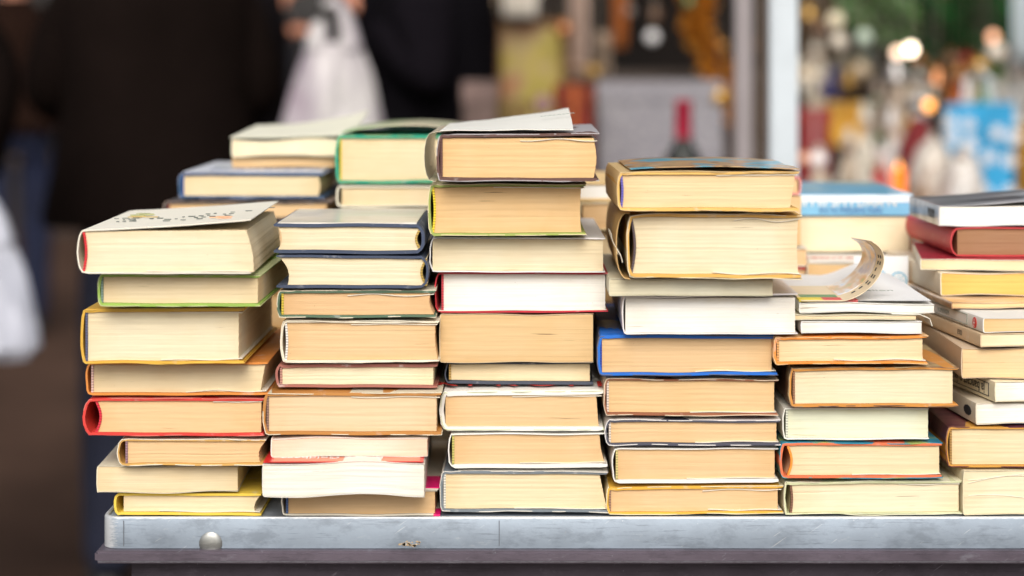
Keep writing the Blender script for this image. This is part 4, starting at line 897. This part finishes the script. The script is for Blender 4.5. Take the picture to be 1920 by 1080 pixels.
def crate(name, label, cat, px0, px1, ytop, tier, mat, lidm, dep=.14, dY=0, ybot=None, rz=0, ribbon_c=None):
    x, Y, z = slot((px0+px1)/2, 0, tier, dY); w = (px1-px0)*Y/FP/2; h = CAMZ-(ytop-HOR)*Y/FP-z
    r = empty(name, label, cat, (x, Y, z), rz, GO)
    bm = bmesh.new(); box(bm, -w, w, 0, dep, 0, h*.86, .002); obj('box_body', bm, mat, r, False)
    bm = bmesh.new(); box(bm, -w-.003, w+.003, -.003, dep+.003, h*.861, h, .002); obj('lid', bm, lidm, r, False)
    if ribbon_c:
        bm = bmesh.new(); box(bm, -w*.12, w*.12, -.0045, dep+.0045, .0, h+.0015); obj('ribbon', bm, gm_(ribbon_c), r, False)
    return r
crm = (.70, .62, .50)
glit = art_mat('silver glitter paper', [(.13, .12, .15), (.26, .25, .28), (.17, .165, .19), (.50, .48, .49)], 160, .45)
crate('gift_box', 'large silver grey glitter box standing behind the bottle', 'box', 1122, 1356, 152, 0, glit, glit, .2, dY=.15)
# bottle
x, Y, z = (1281-960)*3.66/FP, 3.66, .86
bt = empty('wine_bottle', 'dark wine bottle with a crimson capsule in front of the silver glitter box', 'bottle', (x, Y, z)); hb_ = CAMZ-(188-HOR)*Y/FP-z
bm = bmesh.new(); lathe(bm, [(.030, 0), (.037, .004), (.0375, .16), (.034, .185), (.022, .205), (.0155, .222), (.0145, hb_-.002), (.0, hb_-.001)], 28)
m, t, b = nodes('bottle glass'); b.inputs['Base Color'].default_value = (.008, .012, .010, 1); b.inputs['Roughness'].default_value = .2; b.inputs['Specular IOR Level'].default_value = .3; obj('glass', bm, m, bt)
bm = bmesh.new(); lathe(bm, [(.0160, hb_-.075), (.0152, hb_-.012), (.0165, hb_-.010), (.0165, hb_-.002), (.012, hb_+.001), (0, hb_+.001)], 24); obj('capsule', bm, plain('capsule foil', (.40, .012, .045), .4), bt)
bm = bmesh.new(); lathe(bm, [(.0379, .05), (.0379, .14)], 28); obj('label', bm, paper_mat((.7, .66, .55)), bt)
# gift bag
bx_, bY, bz = (1838-960)*4.0/FP, 4.0, .86; hB = CAMZ-(195-HOR)*bY/FP-bz; wB = 130*4.0/FP/2
gb = empty('gift_bag', 'bright blue gift bag patterned with white flowers, at the right of the stall', 'gift bag', (bx_, bY, bz), R(-8))
bm = bmesh.new(); vs = [bm.verts.new(p) for p in ((-wB*.88, 0, 0), (wB*.92, 0, 0), (wB*.92, .08, 0), (-wB*.88, .08, 0), (-wB, -.008, hB), (wB*.96, -.004, hB+.004), (wB*.96, .085, hB), (-wB, .085, hB-.003))]
for q in ((0, 1, 5, 4), (1, 2, 6, 5), (2, 3, 7, 6), (3, 0, 4, 7), (0, 3, 2, 1)): bm.faces.new([vs[i] for i in q])
obj('bag_body', bm, plain('blue gift paper', (.015, .30, .58), .4, 0, .3, 20), gb, False)
bm = bmesh.new(); rr = random.Random(11)
for k in range(22):
    u = -wB*.8+wB*1.6*((k % 4)/3)+rr.uniform(-.015, .015); zz = .02+(k//4)*.046+rr.uniform(-.016, .016)
    if zz > hB-.02: continue
    for p in range(6):
        a = math.pi/3*p; 
        vv = [bm.verts.new((u+q*math.cos(a+da), -.0012-.008*zz/hB, zz+q*math.sin(a+da))) for q, da in ((0, 0), (.012, -.38), (.018, 0), (.012, .38))]; bm.faces.new(vv)
obj('flower_print', bm, plain('white flower print', (.80, .80, .82), .5), gb, False)
for sx in (0, .085):
    bm = bmesh.new(); tube(bm, [(-wB*.4, sx, hB-.01), (-wB*.3, sx, hB+.05), (0, sx, hB+.075), (wB*.3, sx, hB+.05), (wB*.4, sx, hB-.01)], .003, 6); obj('handle', bm, plain('white cord', (.7, .75, .8), .6), gb)
# hanging picture, fabrics, boxes at the stall's left
def hang(name, label, cat, px0, px1, py0, py1, Y, mat, frame=None, fold=False):
    s = Y/FP; w = (px1-px0)*s/2; h = (py1-py0)*s; z = CAMZ-(py1-HOR)*s
    r = empty(name, label, cat, ((px0+px1)/2*s-960*s, Y, z))
    bm = bmesh.new()
    if fold:
        n = 26; q = [(-w+2*w*i/n, 0) for i in range(n+1)]
        rows = [[bm.verts.new((p[0]*(1-.1*j/5), .018*math.sin(i*1.1)*(.5+j/10), h*(1-j/5))) for i, p in enumerate(q)] for j in range(6)]
        for a, b_ in zip(rows, rows[1:]):
            for i in range(n): bm.faces.new((a[i], a[i+1], b_[i+1], b_[i]))
        o = obj('cloth', bm, mat, r); md = o.modifiers.new('thick', 'SOLIDIFY'); md.thickness = .003
    else:
        box(bm, -w, w, 0, .01, 0, h); obj('canvas', bm, mat, r, False)
        if frame:
            bm = bmesh.new(); f = .02
            for a in ((-w-f, w+f, -.006, .012, -f, -.0002), (-w-f, w+f, -.006, .012, h+.0002, h+f), (-w-f, -w-.0002, -.006, .012, 0, h), (w+.0002, w+f, -.006, .012, 0, h)): box(bm, *a)
            obj('frame', bm, gm_(frame), r, False)
    bm = bmesh.new(); tube(bm, [(-w*.8, .004, h*.98), (0, .004, 2.37-z)], .0012, 5); tube(bm, [(w*.8, .004, h*.98), (0, .004, 2.37-z)], .0012, 5); obj('hanging_cord', bm, plain('thread', (.3, .25, .2), .8), r)
    return r
hang('picture', 'framed mustard yellow picture with reddish blots hanging at the left of the stall', 'picture', 942, 1052, 52, 225, 4.72, art_mat('mustard picture', [(.30, .24, .04), (.38, .30, .05), (.36, .26, .12), (.40, .12, .05)], 9, .6), (.16, .08, .03))
hang('hanging_cloth', 'beige cloth hanging at the left end of the stall beside the black jacket', 'cloth', 890, 932, -60, 190, 4.70, plain('beige cloth', (.50, .38, .26), .9), fold=True)
hang('hanging_cloth', 'white cloth bunched above the mustard yellow picture', 'cloth', 940, 1010, -60, 34, 4.66, plain('white cloth', (.72, .68, .62), .9), fold=True)
hang('hanging_cloth', 'pinkish beige scarf hanging right of the mustard yellow picture', 'scarf', 1066, 1104, -60, 150, 4.70, plain('pink beige cloth', (.48, .36, .30), .9), fold=True)
hang('hanging_cloth', 'narrow orange brown ribbon hanging above the silver glitter box', 'ribbon', 1148, 1176, -60, 90, 4.9, plain('orange cloth', (.50, .16, .03), .8), fold=True)
hang('hanging_cloth', 'cream scarf falling between the pinkish one and the silver glitter box', 'scarf', 1118, 1146, 60, 190, 4.95, plain('cream cloth', (.42, .32, .24), .9), fold=True)
hang('hanging_cloth', 'pale blue white drape at the top right corner', 'drape', 1895, 1990, -80, 120, 4.3, plain('pale blue cloth', (.55, .62, .66), .8), fold=True)
crate('gift_box', 'dark red box under the pinkish scarf at the left of the stall', 'box', 1042, 1112, 158, 0, gm_((.15, .018, .010)), gm_((.18, .03, .012)), .12, ribbon_c=(.45, .12, .03))
crate('gift_box', 'brown grey box at the stall end, low beside the black jacket', 'box', 868, 930, 152, 0, gm_((.13, .09, .08)), gm_((.16, .11, .10)), .12)
crate('gift_box', 'olive brown box below the mustard yellow picture', 'box', 935, 992, 190, 0, gm_((.14, .10, .03)), gm_((.18, .12, .04)), .12, dY=.1)
crate('gift_box', 'square amber yellow box on the middle shelf right of the white pole', 'box', 1556, 1622, 192, 1, gm_((.62, .34, .05)), gm_((.66, .40, .08)), .1, ribbon_c=(.5, .2, .03))
crate('gift_box', 'small navy box on the top shelf right of the white pole', 'box', 1530, 1572, 128, 1, gm_((.04, .04, .12)), gm_((.06, .06, .16)), .1, dY=.15)
crate('gift_box', 'wine red box low down just right of the white pole', 'box', 1500, 1556, 204, 0, gm_((.22, .015, .02)), gm_((.26, .03, .03)), .12, dY=.2, ribbon_c=(.4, .2, .2))
crate('gift_box', 'golden brown tin at the right edge of the stall, past the blue gift bag', 'tin', 1908, 1990, 236, 0, gm_((.42, .22, .04), .25, .5), gm_((.50, .28, .06), .25, .5), .12)
# garlands
def garland(label, pts, Y, c, rad, n, c2=None):
    r = empty('garland', label, 'garland', ((pts[0][0]-960)*Y/FP, Y, CAMZ-(pts[0][1]-HOR)*Y/FP)); o = r.location.copy()
    W = [Vector(((x-960)*Y/FP, Y, CAMZ-(y-HOR)*Y/FP))-o for x, y in pts]
    bm = bmesh.new(); tube(bm, W, rad*.12, 6); obj('cord', bm, plain('cord', (.05, .04, .02), .8), r)
    rr = random.Random(len(label)); bm = bmesh.new(); bm2 = bmesh.new()
    for k in range(n):
        i = rr.randrange(len(W)-1); p = W[i].lerp(W[i+1], rr.random())
        d = Vector((rr.gauss(0, 1), rr.gauss(0, 1), rr.gauss(0, 1))).normalized(); q = p+d*rad*rr.uniform(.2, 1); l = d.cross(Vector((rr.random(), rr.random(), rr.random()))).normalized()*rad*.24; e = q+d*rad*.45
        B_ = bm2 if c2 and rr.random() < .4 else bm
        B_.faces.new([B_.verts.new(v) for v in (q-l, q+l, e+l*.4, e-l*.4)])
    obj('needles', bm, plain('needles', c, 1, Specular_IOR_Level=.03), r, False)
    if c2: obj('tinsel', bm2, plain('tinsel', c2, .3, .4), r, False)
garland('amber tinsel garland winding down behind the grey pole', [(1270, -60), (1318, 0), (1300, 50), (1330, 100), (1356, 150), (1380, 220)], 4.65, (.50, .18, .02), .035, 900, (.62, .30, .05))
garland('thick dark green fir garland hanging at the top right', [(1640, 10), (1690, 30), (1730, 60), (1760, 100), (1800, 90), (1840, 20)], 4.75, (.008, .085, .016), .075, 3200)
garland('lighter green fir sprig at the top beside the dark green garland', [(1600, -20), (1650, 20), (1690, 50)], 4.6, (.10, .26, .06), .05, 700, (.3, .42, .25))
garland('brown twig garland hanging at the far top right', [(1810, -40), (1830, 30), (1850, 90), (1870, 150)], 4.9, (.10, .04, .015), .06, 1000, (.25, .12, .05))
garland('small green sprig left of the white figure at the right edge', [(1860, 130), (1875, 160), (1868, 195)], 4.5, (.12, .30, .05), .028, 400)
garland('brown gold tinsel just right of the white pole at the top', [(1500, -40), (1512, 20), (1530, 60), (1525, 110)], 5.0, (.16, .10, .05), .05, 800, (.35, .26, .14))
# figures
F = figurine
F('cream angel figurine with wings, left on the middle shelf beside the white pole', 1532, 66, 52, 1, (.66, .58, .46), (.74, .68, .58), .1, True)
F('beige hooded figurine with a tall pale hat on the top shelf', 1575, 28, 38, 2, (.45, .40, .32), (.52, .46, .38))
F('white capped snowman like figure in front of the amber yellow box', 1622, 190, 46, 0, (.74, .68, .58), (.80, .76, .66), .2)
F('grey green figurine on the top shelf under the light green sprig', 1622, 58, 42, 2, (.34, .40, .34), (.40, .46, .40))
F('cream bishop figurine with a rosy face in the middle of the ornaments', 1680, 96, 44, 1, (.62, .50, .40), (.70, .60, .50))
F('silver white angel with wings just right of the cream bishop', 1722, 128, 52, 1, (.62, .60, .60), (.70, .66, .64), .15, True)
F('white and silver fairy figurine standing low before the wine red cone', 1672, 200, 44, 0, (.74, .70, .68), (.80, .76, .74), .12)
F('pale grey elf behind the fairy lights on the upper right shelf', 1765, 108, 44, 2, (.45, .40, .38), (.50, .46, .44))
F('red dressed figure with a grey hood at the front of the stall', 1648, 268, 40, 0, (.55, .02, .02), (.60, .52, .50), -.2)
F('pink white figurine beside the red dressed figure', 1664, 296, 26, 0, (.72, .40, .42), (.75, .60, .62), -.28)
F('cream and brown figurine low beside the white pole', 1535, 270, 54, 0, (.55, .46, .36), (.68, .60, .50), -.1)
F('grey beige figure between the cream brown figurine and the red dressed one', 1592, 238, 52, 0, (.42, .34, .26), (.66, .60, .52), 0)
F('orange red elf with a peach cap left of the blue gift bag', 1796, 120, 62, 1, (.42, .09, .02), (.62, .28, .10), .1)
F('cream elf with a pointed orange cap directly behind the blue gift bag', 1824, 118, 36, 1, (.70, .58, .42), (.70, .34, .10), -.05)
F('tall white angel figure at the right edge above the gift bag', 1902, 108, 60, 1, (.76, .74, .70), (.80, .78, .75), -.1, True)
F('brown wooden figure with a peach face at the upper right shelf', 1862, 40, 42, 2, (.12, .055, .03), (.55, .28, .18))
F('dark brown monk figure on the upper right shelf beside the pale elf', 1812, 60, 60, 2, (.10, .045, .025), (.22, .10, .06), .05)
F('small beige figure on the middle shelf right of the amber box', 1645, 150, 40, 1, (.55, .46, .38), (.60, .5, .42), .12)
F('dark figure between the cream angel and the grey green one', 1598, 110, 40, 2, (.10, .08, .07), (.16, .13, .10), .1)
# wine red cone
x, Y, z = slot(1722, 0, 0, .05); r = empty('paper_cone', 'wine red cone shaped tree between the fairy and the glass cloche', 'cone', (x, Y, z), 0, GO)
h = CAMZ-(218-HOR)*Y/FP-z; bm = bmesh.new(); lathe(bm, [(.058, 0), (.055, h*.2), (.050, h*.45), (.036, h*.8), (.016, h*.97), (0, h)], 20); obj('cone', bm, plain('wine felt', (.16, .012, .015), .9), r)
bm = bmesh.new(); lathe(bm, [(.0585, .01), (.060, .014), (.0585, .022)], 20); obj('gold_band', bm, gm_((.5, .3, .05), .3, .5), r)
# glass cloches
def cloche(label, px, ytop, wpx, dY, c):
    x, Y, z = slot(px, 0, 0, dY); h = CAMZ-(ytop-HOR)*Y/FP-z; w = wpx*Y/FP/2
    r = empty('glass_cloche', label, 'cloche', (x, Y, z), 0, GO)
    bm = bmesh.new(); lathe(bm, [(w*.95, .0), (w*1.02, .008), (w*.98, .014), (0, .0145)], 24); obj('base', bm, gm_((.30, .16, .07)), r)
    bm = bmesh.new(); lathe(bm, [(w*.8, .015), (w*.98, h*.25), (w*1.0, h*.5), (w*.86, h*.72), (w*.55, h*.88), (w*.2, h*.94), (.006, h*.955), (.007, h)], 28)
    m, t, b = nodes('frosted glass'); t.links.new(ramp(t, noise_n(t, coords(t), 26, 3), [(.36, (.30, .20, .12)), (.48, c), (.6, (.62, .56, .50)), (.68, (.85, .82, .80))]), b.inputs['Base Color']); b.inputs['Roughness'].default_value = .2; b.inputs['Transmission Weight'].default_value = .35; obj('dome', bm, m, r)
    rr = random.Random(px); 
    bm = bmesh.new()
    for k in range(60):
        a = rr.uniform(0, 6.28); q = w*.7*rr.random(); lathe(bm, [(0, -.006), (.006, 0), (0, .006)], 6, q*math.cos(a), q*math.sin(a), .03+rr.random()*h*.7)
    obj('filling', bm, art_mat('potpourri', [(.6, .5, .4), (.4, .2, .1), (.8, .76, .7), (.3, .35, .2)], 60), r)
cloche('milky glass cloche with beige filling left of the blue gift bag', 1748, 248, 96, -.2, (.80, .74, .66))
cloche('larger pale glass cloche touching the blue gift bag', 1805, 268, 86, -.28, (.84, .82, .80))
# candle lantern with the orange flame
x, Y, z = slot(1685, 0, 0, -.30); r = empty('candle_jar', 'orange glowing candle jar just above the sky blue book', 'candle', (x, Y, z), 0, GO)
h = CAMZ-(316-HOR)*Y/FP-z; bm = bmesh.new(); lathe(bm, [(.010, 0), (.012, .003), (.012, h), (.0108, h), (.0108, .006), (0, .006)], 20); obj('jar', bm, glow('orange candle glow', (1, .20, .01), .8), r)
bm = bmesh.new(); lathe(bm, [(0, h*.9), (.004, h*.93), (.002, h*1.05), (0, h*1.1)], 8); obj('flame', bm, glow('flame glow', (1, .5, .12), 4), r)
# bright bulbs and baubles
WH = (1, .82, .6)
lamp('brightest white bulb in the middle of the ornaments', 1707, 93, 20, 4.4, WH, 9)
lamp('soft peach bulb just left of the brightest white one', 1683, 99, 19, 4.4, (1, .7, .5), 3)
lamp('orange bulb right of centre above the glass cloches', 1742, 198, 20, 4.2, (1, .42, .1), 3)
lamp('peach pink bulb near the top right corner', 1862, 70, 20, 4.6, (1, .5, .3), 1.8)
lamp('small yellow lit bulb at the very top above the black jacket', 880, -2, 12, 4.6, (.9, .9, .05), 3)
bauble('big white bauble in the dark part above the silver glitter box', 1223, 70, 26, 4.6, (.80, .80, .82), 0, .3)
bauble('smaller pearly bauble to the left, in the dark above the silver box', 1180, 20, 18, 4.8, (.3, .26, .24), .2, .3)
bauble('beige bauble at the top right of the white pole', 1567, 38, 32, 4.3, (.80, .72, .52), 0, .3)
bauble('cream bauble hanging beneath the beige one', 1572, 78, 28, 4.3, (.82, .74, .62), 0, .3)
bauble('copper bauble low beside the white pole above the sky blue book', 1507, 298, 26, 3.7, (.80, .42, .28), .1, .25)
bauble('silver white bauble right of the copper one', 1534, 300, 34, 3.7, (.84, .78, .78), 0, .25)
bauble('dusty pink ball under the mustard yellow picture', 1018, 196, 36, 4.5, (.32, .18, .20), .0, .5)
bauble('mint bauble right of the cream one on the upper right', 1620, 70, 30, 4.35, (.55, .68, .56), 0, .3)
bauble('green gold bauble beneath the light green sprig', 1606, 120, 26, 4.7, (.20, .20, .10), .4, .25)
bauble('dark blue bauble beside the navy box', 1548, 168, 30, 4.45, (.05, .05, .16), .4, .25)
bauble('rosy bauble between the bulbs and the orange red elf', 1758, 150, 28, 4.5, (.50, .38, .36), .2, .25)
# small hanging trinkets that crowd the stall
def hanging(kind, label, px, py, dpx, Y, c, metal):
    if kind == 'bauble': return bauble(label, px, py, dpx, Y, c, metal, .25)
    r = empty(kind, label, kind, ((px-960)*Y/FP, Y, CAMZ-(py-HOR)*Y/FP), rnd.uniform(-.6, .6), 'small trinkets hanging in the stall'); q = dpx*Y/FP/2
    bm = bmesh.new()
    if kind == 'bell':
        lathe(bm, [(q*.95, -q), (q, -q*.9), (q*.7, -q*.3), (q*.55, q*.4), (q*.3, q*.8), (0, q)], 18); obj('shell', bm, plain('bell', c, .25, metal, .05), r)
        bm = bmesh.new(); lathe(bm, [(0, -q*1.25), (q*.2, -q*1.1), (q*.05, -q*.9), (q*.04, -q*.3)], 8); obj('clapper', bm, plain('clapper', (.3, .2, .1), .4, .6), r)
    else:
        f = [bm.verts.new((0, -q*.25, 0)), bm.verts.new((0, q*.25, 0))]
        p = [bm.verts.new(((q if k % 2 == 0 else q*.45)*math.sin(math.pi*k/5), 0, (q if k % 2 == 0 else q*.45)*math.cos(math.pi*k/5))) for k in range(10)]
        for k in range(10):
            for e in f: bm.faces.new((e, p[k], p[(k+1) % 10]))
        obj('star_body', bm, plain('star', c, .3, metal, .05), r, False)
        bm = bmesh.new(); lathe(bm, [(q*.08, q*.95), (q*.08, q*1.1)], 8); obj('loop', bm, plain('cap gold', (.6, .4, .12), .3, .8), r)
    bm = bmesh.new(); tube(bm, [(0, 0, q), (.002, 0, (2.36-r.location.z)*.5), (0, 0, 2.36-r.location.z)], .0007, 5); obj('thread', bm, plain('thread', (.3, .25, .2), .8), r)
GOLD, REDD, WHI, GRN, COP, SIL, CHA, BLU, BRO = ('gold', (.52, .30, .07), .5), ('dark red', (.30, .02, .02), .2), ('off white', (.62, .56, .48), 0), ('deep green', (.03, .12, .04), .2), ('copper', (.45, .18, .07), .5), ('silver', (.50, .48, .48), .5), ('champagne', (.50, .40, .28), .3), ('blue', (.04, .12, .28), .2), ('brown', (.14, .07, .035), .1)
for place, bx0, by0, bx1, by1, its in (
  ('in the space above the dark red box', 1045, 20, 1130, 150, (('bauble', COP), ('bell', BRO), ('star', GOLD))),
  ('in the dark space above the silver glitter box', 1190, -5, 1330, 130, (('star', BRO), ('bell', GRN))),
  ('beside the amber tinsel behind the grey pole', 1340, 20, 1430, 240, (('bauble', GOLD), ('bell', COP), ('star', BRO))),
  ('just right of the white pole near the top', 1505, 10, 1560, 120, (('bell', GOLD), ('bauble', BRO), ('star', SIL))),
  ('between the white pole and the amber yellow box', 1505, 125, 1560, 260, (('bell', CHA), ('bauble', REDD), ('star', WHI), ('bauble', COP))),
  ('above the amber yellow box', 1575, 120, 1650, 190, (('bell', GOLD), ('bauble', CHA), ('star', GRN))),
  ('below the brightest white bulb', 1665, 110, 1740, 185, (('bell', SIL), ('star', CHA), ('bauble', COP))),
  ('between the middle figurines and the wine red cone', 1640, 190, 1730, 290, (('bauble', GRN), ('bell', REDD), ('star', GOLD), ('bauble', SIL))),
  ('under the dark green garland', 1750, 95, 1840, 180, (('bell', COP), ('bauble', BRO), ('star', REDD), ('bauble', GOLD))),
  ('near the right edge above the gift bag', 1835, 90, 1915, 190, (('bell', GRN), ('bauble', WHI), ('star', COP))),
  ('beside the candle jar', 1590, 260, 1720, 330, (('bauble', CHA), ('bell', GOLD), ('bauble', BLU))),
):
    rr = random.Random(place)
    for k, (kind, (cn, cc, me_)) in enumerate(its):
        px = bx0+(bx1-bx0)*(k+.5)/len(its)+rr.uniform(-8, 8); py = rr.uniform(by0, by1)
        hanging(kind, f'{cn} {kind} hanging {place}', px, py, rr.uniform(24, 44), rr.uniform(4.15, 4.7), cc, me_)
# ---------------------------------------------------------------- what closes the street
bld = empty('building', 'dark brown shopfront closing the street far behind the people', 'building', (-3, 14, 0))
bm = bmesh.new(); box(bm, -9, 9, 0, .4, 0, 6); obj('wall', bm, plain('dark facade', (.022, .015, .012), .85, 0, .4, 1), bld, False)
for k in range(7):
    bm = bmesh.new(); box(bm, -7.5+k*2.2, -6.1+k*2.2, -.06, -.002, .5, 2.6, .01); f = obj('window', bm, plain('window frame', (.05, .03, .02), .6), bld, False)
    bm = bmesh.new(); box(bm, -7.4+k*2.2, -6.2+k*2.2, -.075, -.0602, .6, 2.5); obj('pane', bm, plain('dark pane', (.01, .01, .013), .1), f, False)
